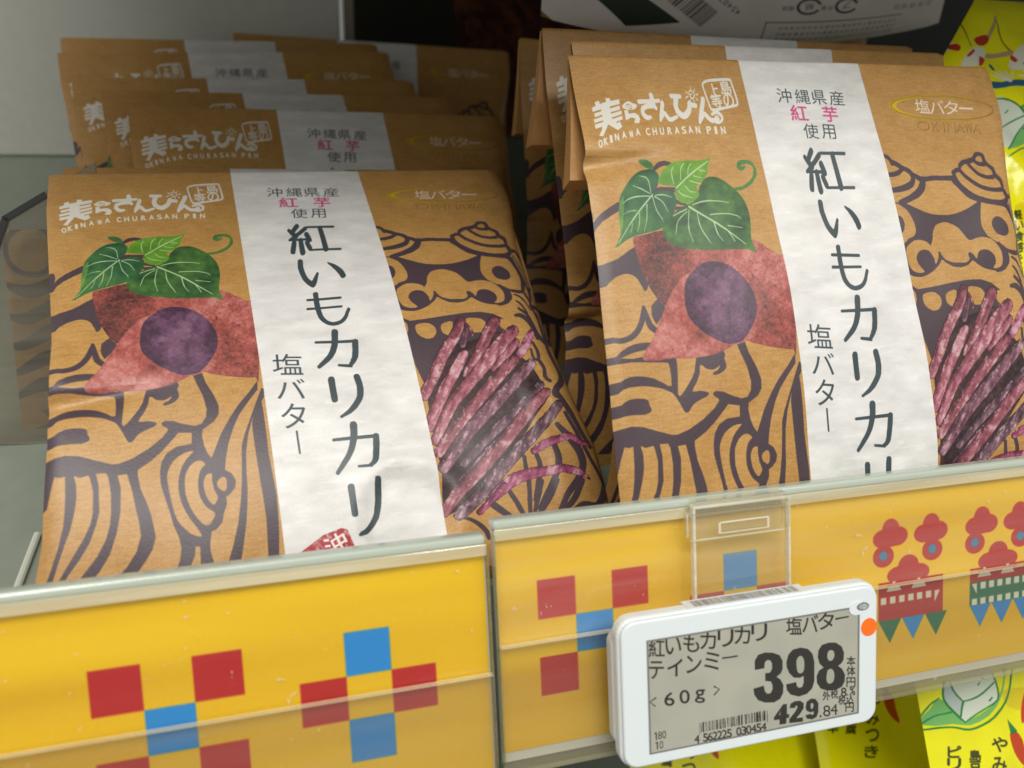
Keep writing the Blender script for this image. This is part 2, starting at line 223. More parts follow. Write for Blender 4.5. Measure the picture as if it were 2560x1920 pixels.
('d', [1201,323,1198,326,1195,330,1196,334,1200,340,1204,345,1209,351,1215,358,1222,365,1231,371,1240,375,1249,378,1258,380,1266,381,1274,381,1281,382,1285,379,1288,373,1288,368,1285,366,1277,367,1270,368,1263,368,1254,366,1245,363,1237,360,1229,354,1222,347,1216,341,1211,335,1208,330,1204,324]),
('d', [1228,313,1224,317,1223,322,1224,325,1227,329,1231,332,1237,336,1244,338,1253,339,1261,340,1265,338,1268,333,1268,328,1265,326,1257,325,1249,325,1242,323,1238,321,1234,318,1231,314]),
('d', [1308,433,1306,440,1306,446,1311,447,1317,445,1323,443,1327,443,1331,446,1334,451,1338,456,1342,462,1346,467,1349,473,1350,480,1351,487,1351,494,1350,501,1349,509,1348,517,1348,526,1347,534,1347,542,1345,551,1343,560,1341,567,1337,573,1333,580,1328,586,1326,591,1328,594,1331,595,1335,592,1340,586,1345,579,1351,570,1354,560,1357,550,1358,540,1359,530,1359,521,1359,514,1360,506,1361,499,1362,490,1362,482,1361,473,1359,465,1356,457,1351,451,1347,446,1343,440,1339,434,1333,430,1326,429,1319,430,1313,430]),
('d', [1314,456,1312,457,1310,459,1310,461,1314,471,1317,481,1320,492,1323,504,1325,516,1328,528,1330,538,1333,548,1335,557,1336,559,1338,558,1340,556,1340,554,1338,544,1335,535,1332,525,1330,513,1327,500,1325,488,1322,477,1318,467,1315,457]),
('d', [1333,444,1331,445,1330,447,1330,448,1333,458,1335,466,1338,476,1340,487,1342,499,1344,509,1345,517,1346,523,1347,529,1348,530,1350,530,1351,528,1351,527,1350,521,1349,515,1348,507,1346,497,1344,485,1342,473,1339,463,1336,454,1333,445]),
('d', [1307,465,1302,467,1299,471,1299,476,1302,490,1306,505,1309,519,1312,532,1314,545,1316,557,1318,570,1320,583,1321,594,1321,603,1320,612,1319,619,1317,627,1314,636,1312,645,1310,654,1309,662,1309,672,1310,682,1312,692,1315,702,1317,705,1321,704,1324,700,1324,696,1321,687,1318,678,1316,669,1316,661,1318,653,1320,645,1323,637,1326,628,1329,619,1331,609,1331,600,1331,590,1330,578,1328,564,1326,551,1324,539,1322,526,1319,512,1316,498,1312,483,1309,468]),
('d', [1361,508,1360,508,1359,509,1359,510,1362,515,1364,519,1367,524,1369,529,1372,535,1374,541,1374,541,1375,541,1376,540,1376,539,1374,533,1372,527,1370,522,1367,517,1364,512,1362,508]),
('d', [1265,623,1263,625,1262,627,1263,628,1268,632,1273,635,1278,639,1282,645,1286,652,1290,659,1293,668,1297,678,1300,688,1301,689,1303,689,1305,687,1305,685,1302,675,1299,665,1296,655,1292,646,1288,639,1283,632,1278,628,1272,625,1266,623]),
('d', [1263,650,1261,651,1260,653,1260,655,1264,661,1268,666,1271,672,1274,681,1277,692,1281,703,1282,705,1284,704,1286,702,1287,700,1284,688,1281,677,1278,667,1274,660,1269,655,1264,651]),
('d', [1263,679,1261,679,1259,681,1259,683,1263,693,1267,702,1269,703,1271,703,1273,700,1273,698,1268,689,1264,680]),
('d', [1304,608,1300,610,1297,613,1297,618,1300,625,1302,632,1304,638,1306,645,1307,653,1308,660,1309,663,1311,663,1314,660,1315,657,1315,649,1315,641,1314,633,1312,625,1309,617,1306,610]),
('d', [1304,662,1302,667,1303,671,1307,673,1316,673,1326,673,1338,669,1353,661,1367,651,1382,641,1389,632,1388,622,1382,616,1373,619,1359,630,1346,641,1335,649,1327,653,1318,656,1309,659]),
('d', [1239,707,1237,711,1237,715,1240,717,1246,718,1251,719,1254,721,1259,725,1264,731,1269,739,1272,747,1275,757,1277,768,1279,778,1280,789,1281,800,1283,804,1287,804,1291,801,1292,797,1292,785,1292,774,1291,762,1288,751,1285,740,1281,729,1276,720,1271,712,1264,705,1256,703,1249,704,1242,706]),
('d', [1261,680,1258,682,1256,685,1257,688,1263,696,1269,703,1274,712,1277,724,1280,738,1283,751,1286,764,1289,776,1292,789,1293,791,1296,791,1299,788,1299,785,1298,772,1297,759,1295,746,1292,732,1289,717,1285,704,1278,695,1271,688,1263,681]),
('d', [1313,664,1308,665,1305,669,1304,674,1308,688,1311,701,1313,714,1314,728,1312,742,1311,756,1310,770,1308,784,1306,797,1307,801,1311,802,1314,800,1316,797,1318,783,1321,769,1323,755,1324,740,1325,725,1325,710,1323,695,1319,681,1316,667]),
('d', [1323,685,1319,688,1318,692,1319,695,1327,700,1333,706,1338,711,1342,719,1345,728,1348,736,1349,744,1350,751,1348,758,1343,766,1336,774,1329,782,1323,789,1316,795,1309,801,1307,805,1308,809,1311,812,1315,810,1322,804,1330,798,1337,791,1345,782,1353,771,1359,760,1362,749,1362,739,1361,730,1359,720,1356,709,1350,700,1343,693,1334,689,1326,685]),
('d', [1336,714,1333,714,1330,716,1329,719,1328,731,1327,742,1326,753,1324,764,1320,775,1317,785,1314,793,1310,800,1307,808,1306,812,1309,814,1312,814,1315,811,1319,803,1324,796,1328,786,1331,776,1334,764,1336,752,1337,740,1337,728,1337,717]),
('d', [903,686,923,700,968,697,1032,690,1089,685,1139,686,1175,698,1199,718,1204,740,1184,771,1133,774,1098,787,1054,821,1052,830,983,834,956,865,921,904,908,844,900,727,904,694]),
('k', [936,717,944,713,955,711,967,711,978,714,986,721,991,729,992,738,990,747,984,756,977,762,967,765,956,764,947,759,939,752,934,743,933,733,933,725]),
('k', [1010,721,1019,715,1030,712,1040,710,1047,714,1042,735,1033,756,1024,758,1016,754,1010,749,1007,741,1007,731]),
('k', [1087,707,1097,704,1109,705,1121,707,1132,711,1139,717,1143,725,1143,736,1139,746,1131,754,1119,759,1103,758,1089,753,1086,744,1087,733,1086,719]),
('k', [1191,721,1199,722,1207,727,1215,734,1218,741,1207,752,1194,760,1186,756,1182,746,1184,733]),
('k', [903,699,908,701,913,711,913,721,912,731,907,741,903,742,902,721]),
('d', [1287,736,1281,737,1276,742,1275,748,1278,762,1280,776,1285,789,1292,801,1301,811,1313,816,1328,810,1340,799,1349,788,1355,779,1359,770,1363,762,1363,758,1361,756,1357,756,1354,759,1350,767,1346,775,1341,781,1332,789,1323,796,1317,798,1313,795,1307,787,1301,778,1297,767,1293,754,1290,741]),
('d', [1321,803,1314,802,1308,806,1306,813,1306,827,1306,841,1307,855,1310,869,1314,881,1317,892,1319,902,1319,911,1318,919,1316,927,1312,935,1308,942,1303,948,1296,954,1289,961,1283,968,1277,977,1276,989,1281,997,1288,1001,1294,1006,1297,1014,1301,1025,1305,1036,1308,1044,1312,1051,1316,1061,1322,1075,1328,1092,1334,1107,1339,1120,1345,1132,1350,1144,1354,1148,1361,1147,1367,1142,1367,1136,1361,1125,1356,1113,1351,1100,1345,1085,1340,1068,1335,1053,1332,1042,1329,1034,1325,1026,1320,1016,1315,1005,1309,995,1304,987,1300,981,1300,980,1300,981,1301,978,1304,974,1309,968,1317,962,1325,953,1332,942,1337,931,1340,919,1341,907,1340,895,1338,884,1334,871,1329,859,1326,848,1324,835,1323,822,1323,808]),
('d', [1268,809,1264,809,1261,812,1261,816,1263,826,1265,835,1266,844,1265,853,1264,862,1263,867,1262,867,1259,867,1257,865,1256,859,1256,848,1257,836,1256,833,1253,833,1250,834,1249,837,1248,849,1247,861,1249,871,1254,876,1262,878,1271,872,1275,863,1277,852,1277,841,1275,831,1272,821,1270,812]),
('d', [1268,868,1264,869,1261,872,1261,876,1264,886,1268,895,1270,903,1269,911,1266,920,1264,929,1268,938,1272,943,1276,948,1280,950,1285,948,1288,943,1287,939,1283,934,1280,929,1279,925,1279,920,1281,911,1281,900,1279,890,1275,880,1271,870]),
('d', [1029,1243,1022,1246,1019,1252,1022,1258,1032,1269,1042,1279,1053,1288,1063,1296,1074,1303,1084,1309,1089,1311,1093,1308,1095,1304,1092,1300,1084,1292,1075,1284,1066,1275,1056,1266,1046,1256,1036,1246]),
('d', [1091,1225,1086,1225,1082,1229,1083,1233,1088,1245,1093,1256,1099,1267,1103,1278,1108,1289,1113,1300,1116,1303,1122,1303,1126,1300,1125,1295,1121,1284,1117,1273,1112,1262,1106,1250,1100,1239,1094,1228]),
('d', [1160,1194,1156,1192,1152,1193,1150,1197,1150,1202,1149,1207,1148,1215,1145,1228,1142,1245,1139,1261,1137,1275,1136,1289,1134,1303,1135,1307,1139,1309,1144,1308,1146,1305,1148,1291,1150,1277,1153,1262,1155,1246,1157,1230,1159,1216,1160,1208,1160,1202,1160,1197]),
('d', [1196,1219,1192,1216,1187,1215,1183,1219,1176,1233,1169,1248,1162,1263,1156,1277,1152,1290,1147,1304,1147,1308,1150,1310,1154,1310,1156,1308,1163,1295,1169,1281,1176,1268,1183,1253,1189,1238,1196,1223]),
('d', [1241,1225,1236,1220,1229,1219,1223,1223,1214,1238,1205,1252,1195,1266,1185,1278,1174,1289,1163,1301,1161,1306,1164,1310,1169,1313,1174,1310,1186,1299,1197,1288,1209,1275,1220,1261,1230,1246,1239,1232]),
('d', [1317,1236,1312,1231,1303,1229,1297,1234,1288,1249,1279,1264,1269,1276,1258,1287,1245,1296,1232,1304,1220,1310,1208,1315,1196,1321,1193,1324,1193,1329,1197,1332,1202,1332,1214,1328,1227,1323,1241,1317,1255,1309,1270,1300,1283,1288,1295,1274,1305,1258,1315,1243]),
('d', [1395,1241,1390,1237,1383,1237,1378,1241,1370,1256,1363,1270,1356,1281,1349,1290,1343,1297,1337,1300,1328,1299,1316,1295,1300,1293,1286,1297,1275,1303,1265,1309,1261,1314,1263,1320,1268,1324,1275,1323,1285,1318,1294,1313,1302,1311,1311,1312,1325,1315,1341,1316,1354,1310,1365,1302,1374,1291,1381,1278,1388,1262,1394,1247]),
('d', [950,1288,948,1290,948,1293,951,1295,961,1298,970,1302,979,1307,987,1313,995,1321,1001,1328,1005,1334,1007,1341,1010,1349,1013,1352,1018,1353,1022,1350,1022,1346,1020,1338,1018,1330,1013,1321,1005,1312,995,1304,985,1298,974,1293,963,1290,953,1288]),
('d', [1156,1147,1152,1145,1147,1147,1146,1151,1145,1164,1144,1177,1144,1189,1144,1200,1144,1209,1144,1220,1143,1235,1141,1253,1140,1270,1141,1274,1146,1275,1150,1274,1152,1271,1154,1253,1156,1236,1157,1221,1157,1209,1157,1199,1157,1189,1157,1177,1157,1164,1158,1151]),
('d', [1192,1137,1186,1137,1182,1140,1181,1144,1183,1156,1186,1167,1186,1179,1182,1192,1177,1207,1171,1223,1166,1238,1160,1253,1155,1267,1155,1272,1159,1275,1164,1275,1168,1271,1174,1257,1180,1242,1186,1227,1192,1212,1197,1195,1201,1180,1200,1165,1197,1153,1194,1141]),
('d', [1251,1124,1245,1124,1239,1127,1237,1133,1239,1146,1241,1159,1240,1170,1236,1183,1230,1198,1222,1213,1212,1227,1201,1241,1190,1255,1181,1267,1173,1278,1165,1289,1163,1294,1166,1298,1172,1300,1177,1297,1186,1286,1194,1276,1204,1264,1215,1251,1227,1236,1238,1221,1248,1205,1256,1189,1261,1172,1261,1156,1258,1142,1255,1129]),
('d', [1269,1067,1264,1068,1260,1073,1262,1077,1269,1090,1277,1103,1284,1116,1292,1131,1300,1147,1306,1161,1308,1174,1309,1187,1307,1198,1302,1208,1294,1219,1285,1230,1274,1240,1262,1251,1250,1263,1240,1277,1231,1291,1222,1304,1221,1310,1225,1315,1232,1316,1237,1313,1246,1299,1255,1286,1265,1274,1276,1264,1289,1253,1300,1242,1311,1230,1322,1218,1329,1203,1333,1187,1333,1171,1330,1154,1323,1137,1313,1120,1303,1105,1293,1092,1283,1081,1274,1069]),
('d', [1303,1038,1299,1039,1296,1041,1295,1045,1302,1066,1310,1086,1317,1107,1325,1131,1334,1156,1343,1178,1351,1196,1360,1210,1367,1223,1374,1236,1380,1249,1386,1262,1392,1267,1400,1266,1406,1261,1406,1254,1399,1241,1391,1228,1383,1215,1374,1202,1365,1189,1356,1173,1347,1151,1339,1126,1331,1102,1322,1081,1314,1061,1306,1041]),
('d', [1407,1256,1402,1250,1394,1248,1387,1252,1380,1263,1373,1273,1365,1281,1357,1288,1347,1295,1337,1302,1334,1306,1336,1312,1342,1315,1347,1313,1357,1307,1368,1300,1378,1292,1388,1283,1396,1273,1405,1263]),
('s', [937,892,968,844,1014,791,1062,788,1099,780,1139,764,1216,772,1219,860,1239,890,1248,921,1270,986,1203,1051,1175,1081,1105,1150,1034,1203,959,1265,905,1271,916,1154,915,1059,919,960]),
('s', [1096,1037,1178,1013,1151,1051,1091,1090,1032,1133,988,1159,947,1190,920,1185,935,1154,988,1111,1025,1087]),
('s', [1156,961,1204,938,1248,921,1270,986,1203,1051,1176,1075,1171,1013]),
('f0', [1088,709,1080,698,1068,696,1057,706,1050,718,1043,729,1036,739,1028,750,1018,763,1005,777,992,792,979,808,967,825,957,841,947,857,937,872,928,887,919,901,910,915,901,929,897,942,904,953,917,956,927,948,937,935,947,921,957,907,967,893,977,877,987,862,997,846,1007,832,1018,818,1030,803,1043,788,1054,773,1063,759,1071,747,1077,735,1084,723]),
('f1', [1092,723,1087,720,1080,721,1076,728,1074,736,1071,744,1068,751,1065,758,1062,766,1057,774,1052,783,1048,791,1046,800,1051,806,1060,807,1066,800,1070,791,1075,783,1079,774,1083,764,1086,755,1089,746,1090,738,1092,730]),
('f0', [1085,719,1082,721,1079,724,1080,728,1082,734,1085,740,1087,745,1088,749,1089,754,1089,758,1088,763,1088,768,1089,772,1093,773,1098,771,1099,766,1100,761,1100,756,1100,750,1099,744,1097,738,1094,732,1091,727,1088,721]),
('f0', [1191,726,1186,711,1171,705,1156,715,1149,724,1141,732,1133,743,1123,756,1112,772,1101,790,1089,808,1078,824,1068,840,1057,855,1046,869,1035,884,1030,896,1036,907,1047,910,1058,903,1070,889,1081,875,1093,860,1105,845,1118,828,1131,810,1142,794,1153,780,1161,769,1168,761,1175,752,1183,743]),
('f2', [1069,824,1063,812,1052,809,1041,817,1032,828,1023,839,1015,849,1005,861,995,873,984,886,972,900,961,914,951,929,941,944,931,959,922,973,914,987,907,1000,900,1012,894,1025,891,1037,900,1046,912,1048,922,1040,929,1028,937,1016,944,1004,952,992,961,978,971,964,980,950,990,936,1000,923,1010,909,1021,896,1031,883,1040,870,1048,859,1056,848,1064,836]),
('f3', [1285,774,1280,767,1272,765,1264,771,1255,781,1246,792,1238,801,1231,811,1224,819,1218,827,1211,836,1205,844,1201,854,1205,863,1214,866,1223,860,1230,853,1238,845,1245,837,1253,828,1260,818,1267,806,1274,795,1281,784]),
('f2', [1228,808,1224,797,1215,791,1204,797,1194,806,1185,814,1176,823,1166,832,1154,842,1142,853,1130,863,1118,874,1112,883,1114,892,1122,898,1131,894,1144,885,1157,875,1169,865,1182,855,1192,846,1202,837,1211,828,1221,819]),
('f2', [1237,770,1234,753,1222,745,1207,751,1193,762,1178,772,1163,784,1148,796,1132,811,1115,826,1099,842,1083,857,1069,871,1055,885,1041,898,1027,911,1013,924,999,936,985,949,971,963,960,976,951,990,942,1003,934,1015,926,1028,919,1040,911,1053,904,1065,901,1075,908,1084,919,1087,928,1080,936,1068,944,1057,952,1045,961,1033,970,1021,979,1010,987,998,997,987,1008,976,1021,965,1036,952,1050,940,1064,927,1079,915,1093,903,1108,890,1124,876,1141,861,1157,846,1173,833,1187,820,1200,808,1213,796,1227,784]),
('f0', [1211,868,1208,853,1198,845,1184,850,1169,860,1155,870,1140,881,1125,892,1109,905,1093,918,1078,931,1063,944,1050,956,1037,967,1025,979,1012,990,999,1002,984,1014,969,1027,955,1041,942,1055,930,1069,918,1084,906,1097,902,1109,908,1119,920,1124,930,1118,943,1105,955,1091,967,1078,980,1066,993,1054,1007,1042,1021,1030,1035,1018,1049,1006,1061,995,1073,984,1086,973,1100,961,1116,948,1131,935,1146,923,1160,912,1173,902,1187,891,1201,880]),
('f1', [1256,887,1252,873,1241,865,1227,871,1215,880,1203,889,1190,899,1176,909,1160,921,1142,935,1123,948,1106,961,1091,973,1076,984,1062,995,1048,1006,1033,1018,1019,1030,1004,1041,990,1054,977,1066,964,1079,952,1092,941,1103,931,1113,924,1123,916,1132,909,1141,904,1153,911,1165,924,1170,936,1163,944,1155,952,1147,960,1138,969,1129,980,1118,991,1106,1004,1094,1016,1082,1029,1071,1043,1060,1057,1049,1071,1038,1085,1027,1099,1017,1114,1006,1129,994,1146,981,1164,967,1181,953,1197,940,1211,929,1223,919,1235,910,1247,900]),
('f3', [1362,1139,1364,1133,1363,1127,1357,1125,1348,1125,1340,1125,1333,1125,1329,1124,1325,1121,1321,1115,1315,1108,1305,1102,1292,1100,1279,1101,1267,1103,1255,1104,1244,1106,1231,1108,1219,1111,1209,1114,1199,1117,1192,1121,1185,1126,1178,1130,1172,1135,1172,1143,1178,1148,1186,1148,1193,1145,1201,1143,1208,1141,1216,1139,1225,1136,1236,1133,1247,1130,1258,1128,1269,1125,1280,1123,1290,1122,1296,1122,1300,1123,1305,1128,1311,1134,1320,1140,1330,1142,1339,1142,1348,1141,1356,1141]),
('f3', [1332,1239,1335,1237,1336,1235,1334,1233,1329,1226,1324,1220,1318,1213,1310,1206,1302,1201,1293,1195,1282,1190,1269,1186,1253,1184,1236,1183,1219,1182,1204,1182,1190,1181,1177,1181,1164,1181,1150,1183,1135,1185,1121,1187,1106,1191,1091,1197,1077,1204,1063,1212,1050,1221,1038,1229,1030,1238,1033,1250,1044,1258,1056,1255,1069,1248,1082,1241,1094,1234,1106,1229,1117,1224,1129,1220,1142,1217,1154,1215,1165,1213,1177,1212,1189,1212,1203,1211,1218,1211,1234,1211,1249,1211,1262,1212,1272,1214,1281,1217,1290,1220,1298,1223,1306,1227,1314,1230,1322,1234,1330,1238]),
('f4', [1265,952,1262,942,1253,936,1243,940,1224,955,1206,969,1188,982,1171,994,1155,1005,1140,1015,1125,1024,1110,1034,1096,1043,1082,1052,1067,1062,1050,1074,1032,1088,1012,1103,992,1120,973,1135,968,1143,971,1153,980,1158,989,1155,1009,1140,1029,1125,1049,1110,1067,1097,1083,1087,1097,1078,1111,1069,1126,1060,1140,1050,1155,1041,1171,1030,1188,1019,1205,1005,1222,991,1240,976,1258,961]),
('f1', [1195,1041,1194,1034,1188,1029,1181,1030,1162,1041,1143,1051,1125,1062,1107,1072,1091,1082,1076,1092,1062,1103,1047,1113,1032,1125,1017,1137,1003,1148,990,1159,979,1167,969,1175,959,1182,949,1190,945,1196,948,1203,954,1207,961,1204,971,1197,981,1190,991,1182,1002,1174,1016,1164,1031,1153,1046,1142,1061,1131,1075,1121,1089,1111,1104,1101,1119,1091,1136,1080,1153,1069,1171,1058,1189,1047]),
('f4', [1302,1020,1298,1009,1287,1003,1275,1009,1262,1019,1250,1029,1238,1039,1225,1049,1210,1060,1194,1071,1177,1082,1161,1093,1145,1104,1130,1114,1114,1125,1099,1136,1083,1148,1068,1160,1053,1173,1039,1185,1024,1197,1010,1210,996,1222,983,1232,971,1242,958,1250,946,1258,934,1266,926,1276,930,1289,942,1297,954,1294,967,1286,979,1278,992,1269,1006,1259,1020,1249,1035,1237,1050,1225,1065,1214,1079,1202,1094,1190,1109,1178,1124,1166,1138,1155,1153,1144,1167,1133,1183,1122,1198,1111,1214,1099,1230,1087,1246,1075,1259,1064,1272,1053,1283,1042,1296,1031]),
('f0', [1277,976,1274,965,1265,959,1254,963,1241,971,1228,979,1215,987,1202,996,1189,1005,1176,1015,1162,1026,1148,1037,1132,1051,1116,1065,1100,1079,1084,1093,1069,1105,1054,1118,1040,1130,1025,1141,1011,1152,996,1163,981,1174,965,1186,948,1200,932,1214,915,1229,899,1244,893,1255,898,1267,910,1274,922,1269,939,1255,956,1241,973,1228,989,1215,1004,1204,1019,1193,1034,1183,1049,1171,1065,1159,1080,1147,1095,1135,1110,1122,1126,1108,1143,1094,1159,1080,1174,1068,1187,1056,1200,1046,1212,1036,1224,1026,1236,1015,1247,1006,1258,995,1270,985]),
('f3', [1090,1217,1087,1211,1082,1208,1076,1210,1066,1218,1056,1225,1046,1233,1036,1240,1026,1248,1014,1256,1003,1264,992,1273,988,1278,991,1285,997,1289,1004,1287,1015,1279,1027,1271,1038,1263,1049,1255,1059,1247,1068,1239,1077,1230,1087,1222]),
('p1', [121,523,127,517,137,516,150,513,164,510,179,505,195,502,210,505,231,511,260,519,300,526,367,531,430,538,454,549,464,561,480,573,495,584,512,581,522,608,511,732,497,841,495,853,490,839,470,835,446,830,425,825,405,818,388,813,368,804,336,783,301,759,274,734,250,714,229,708,210,706,190,703,173,698,166,694,161,686,154,672,146,655,140,637,134,616,128,590,124,564,121,540]),
('p2', [238,623,224,634,213,647,200,661,188,678,176,700,164,722,154,741,144,758,136,773,128,787,120,796,113,804,106,816,101,826,101,831,107,834,123,836,142,836,154,834,167,832,192,835,218,837,232,838,244,837,259,836,275,834,290,831,305,826,320,820,335,813,349,812,364,808,379,791,393,770,404,751,405,728,391,687,364,647,323,623,282,611,256,613]),
('pc', [266,610,277,600,289,594,302,591,317,590,333,593,350,600,366,611,380,625,391,641,400,659,406,677,410,694,410,712,408,728,404,742,397,756,388,771,378,786,369,795,360,803,348,808,335,810,322,809,309,805,295,798,281,788,266,777,253,764,242,751,233,737,228,723,226,708,227,690,229,671,233,652,240,635,252,621]),
('g3', [156,308,162,304,172,304,181,307,189,314,195,325,196,334,188,334,177,330,170,325,165,320,159,313]),
('g3', [404,394,403,397,404,400,406,401,416,399,427,398,437,395,447,390,457,384,465,377,472,369,478,359,482,349,483,338,481,328,478,320,472,314,466,311,459,310,452,309,445,310,438,312,433,316,430,322,428,332,432,338,436,340,441,341,445,340,448,337,452,334,453,332,453,329,452,327,450,327,447,328,444,329,442,329,439,328,436,326,437,327,437,330,438,328,440,326,445,324,452,322,458,321,464,322,469,325,473,328,474,333,475,340,474,346,472,352,467,360,461,367,454,374,445,380,436,385,427,388,416,390,406,392]),
('g1', [273,435,285,431,297,423,307,403,316,381,326,368,335,361,347,358,360,359,371,362,383,369,396,380,409,393,420,407,428,423,433,439,436,457,436,477,434,498,430,518,428,537,433,560,436,577,428,573,413,564,394,563,370,562,341,562,313,560,291,558,271,555,249,551,230,545,217,537,208,526,202,516,200,504,204,494,212,484,222,473,232,463,241,454,250,447,261,440]),
('g2', [73,545,81,532,92,512,94,489,95,465,97,444,99,426,102,412,107,399,116,383,126,368,137,354,149,343,160,337,172,335,182,333,192,335,199,340,205,347,207,355,207,364,205,373,200,383,190,394,182,402,188,401,200,397,211,395,222,395,234,397,242,402,246,410,248,419,247,430,244,442,238,455,230,468,221,481,209,492,193,499,175,504,159,508,143,512,128,516,116,520,105,526,94,533,81,542]),
('gl', [73,545,81,533,92,512,94,489,95,465,97,445,100,428,106,412,111,406,112,422,109,449,103,481,94,512,82,534]),
('gb', [203,373,205,362,212,350,220,337,230,326,241,320,254,315,268,313,284,312,302,312,320,312,333,310,344,308,354,303,358,301,354,311,346,324,344,336,340,349,329,364,317,376,309,381,304,385,307,395,311,405,307,413,300,421,291,427,282,431,271,432,262,430,255,426,250,419,247,407,245,395,247,388,247,384,240,383,228,382,214,379]),
('v', [188,406,188,404,187,403,186,403,167,424,149,445,131,467,115,489,99,511,83,533,83,534,83,534,84,535,84,535,100,513,116,491,133,470,150,449,169,428,187,407]),
('v', [182,403,182,404,183,403,183,402,183,392,182,381,181,371,179,364,176,359,172,355,167,353,161,352,155,351,154,351,154,352,154,352,154,352,160,354,166,356,171,358,175,362,177,366,179,372,180,381,181,392,182,402]),
('v', [180,404,180,403,180,402,180,401,173,396,167,392,160,387,153,384,145,381,138,378,137,378,137,379,137,379,137,380,145,383,152,387,160,391,166,395,173,399,179,403]),
('v', [180,410,180,409,180,408,179,408,169,407,158,407,149,407,140,408,133,410,126,413,120,416,114,421,108,426,108,426,108,427,108,427,109,427,115,423,120,419,127,416,133,414,141,412,149,411,158,410,169,410,180,411]),
('v', [170,430,170,430,169,430,168,431,167,445,166,458,164,470,161,482,157,493,153,504,153,505,153,505,154,505,154,505,158,494,162,483,166,472,168,459,169,445,171,432]),
('v', [149,453,149,453,148,453,147,454,146,463,145,473,143,482,141,490,138,497,135,505,135,505,136,506,136,506,136,506,139,498,142,491,145,483,147,474,148,464,149,455]),
('v', [141,448,141,447,141,446,140,446,135,446,129,447,124,448,118,450,112,454,106,457,106,457,106,458,106,458,106,458,112,455,118,452,124,450,129,449,135,449,140,448]),
('v', [128,481,128,480,128,480,127,480,123,493,118,505,118,506,118,506,118,507,119,506,124,494,128,482]),
('v', [186,408,185,408,184,409,184,410,187,423,189,436,192,448,196,457,201,465,204,471,206,474,206,476,206,479,206,479,206,480,207,480,207,479,207,476,207,474,206,469,202,463,198,455,194,446,191,435,189,422,186,409]),
('v', [190,408,190,409,190,411,190,412,197,416,204,421,210,427,214,434,218,443,222,452,222,453,223,452,223,452,223,451,219,441,216,432,211,424,205,418,198,413,191,408]),
('v', [193,407,193,408,193,409,194,409,200,408,207,408,214,408,221,409,228,412,236,414,237,414,237,414,237,413,236,413,229,410,221,406,214,405,207,404,200,405,194,406]),
('v', [348,314,348,313,347,312,347,312,328,324,310,336,293,348,278,361,264,374,249,387,249,388,249,390,250,391,251,390,265,378,279,365,295,353,311,340,329,328,347,315]),
('v', [248,327,248,326,247,326,247,327,244,333,241,339,240,347,240,357,242,368,244,379,244,380,245,380,245,379,245,378,244,367,243,356,242,347,243,340,246,334,248,328]),
('v', [280,320,279,319,279,318,278,318,274,322,270,326,267,333,265,343,264,354,263,365,263,366,264,367,264,367,265,366,266,355,267,344,269,335,272,329,275,325,279,321]),
('v', [299,321,299,320,298,319,298,320,294,323,291,327,288,332,286,338,285,345,284,352,284,353,285,353,285,353,286,353,287,346,288,339,290,334,292,329,295,326,299,322]),
('v', [318,338,318,339,318,341,318,341,327,343,336,344,337,344,337,343,337,343,336,342,327,340,318,338]),
('v', [299,354,299,356,299,357,300,357,311,360,323,363,324,363,324,362,324,362,323,361,312,358,300,354]),
('v', [287,368,286,369,287,370,287,371,303,376,319,380,320,380,320,379,320,379,320,378,303,373,287,368]),
('v', [273,382,273,382,273,383,273,384,277,390,281,395,286,400,291,402,296,402,301,403,301,403,301,402,301,401,301,401,296,400,291,399,286,397,282,393,278,387,274,382]),
('v', [254,395,253,395,253,396,254,397,257,402,260,406,265,410,273,413,282,415,291,418,291,417,292,417,292,416,291,416,282,413,273,410,266,407,261,403,258,399,255,395]),
('v', [278,437,277,439,277,441,278,443,300,459,323,475,345,493,367,512,389,532,411,552,412,552,412,552,412,551,412,550,390,529,369,508,347,488,324,471,302,454,279,437]),
('v', [274,447,274,446,273,445,272,445,253,453,235,462,234,463,234,464,234,465,235,465,254,456,273,448]),
('v', [273,454,273,452,273,451,272,452,262,460,253,467,245,477,240,488,237,501,234,513,234,514,234,515,235,515,235,514,239,502,242,490,246,479,254,470,263,462,273,454]),
('v', [279,448,278,447,277,448,277,449,274,465,271,482,269,497,270,511,273,523,275,535,276,535,276,535,277,535,277,534,274,522,272,510,272,498,273,483,276,466,279,449]),
('v', [299,459,298,458,297,459,297,460,298,473,298,487,301,501,306,515,312,528,319,541,320,542,320,542,320,541,320,540,314,526,308,513,303,499,301,486,300,473,299,460]),
('v', [338,483,337,483,336,484,336,486,337,497,338,508,340,518,344,526,348,533,352,540,353,540,353,540,353,539,353,539,349,531,345,524,343,516,341,506,340,496,339,485]),
('v', [287,435,287,436,287,437,288,437,298,434,309,431,320,429,333,428,346,428,358,429,368,430,377,432,386,434,387,434,387,433,387,433,387,432,378,430,369,428,359,426,346,425,333,424,320,425,309,427,298,431,287,435]),
('v', [331,464,330,465,331,466,331,466,345,465,358,465,371,465,382,466,392,469,400,472,405,474,408,478,411,481,411,481,412,481,412,480,412,480,409,476,406,472,400,469,392,466,382,463,371,462,358,462,345,462,331,463]),
('v', [371,496,371,497,371,498,371,499,390,502,409,506,410,506,410,505,410,504,410,504,391,500,372,496]),
('v', [371,511,370,511,369,512,369,514,376,528,382,543,383,543,383,543,384,542,384,542,378,527,372,512]),
('t', [677,285,675,277,670,274,665,279,658,290,652,301,650,308,652,315,656,317,661,313,667,303,674,293]),
('t', [645,295,641,298,639,304,640,309,647,325,655,341,659,344,665,340,668,332,666,325,657,311,648,298]),
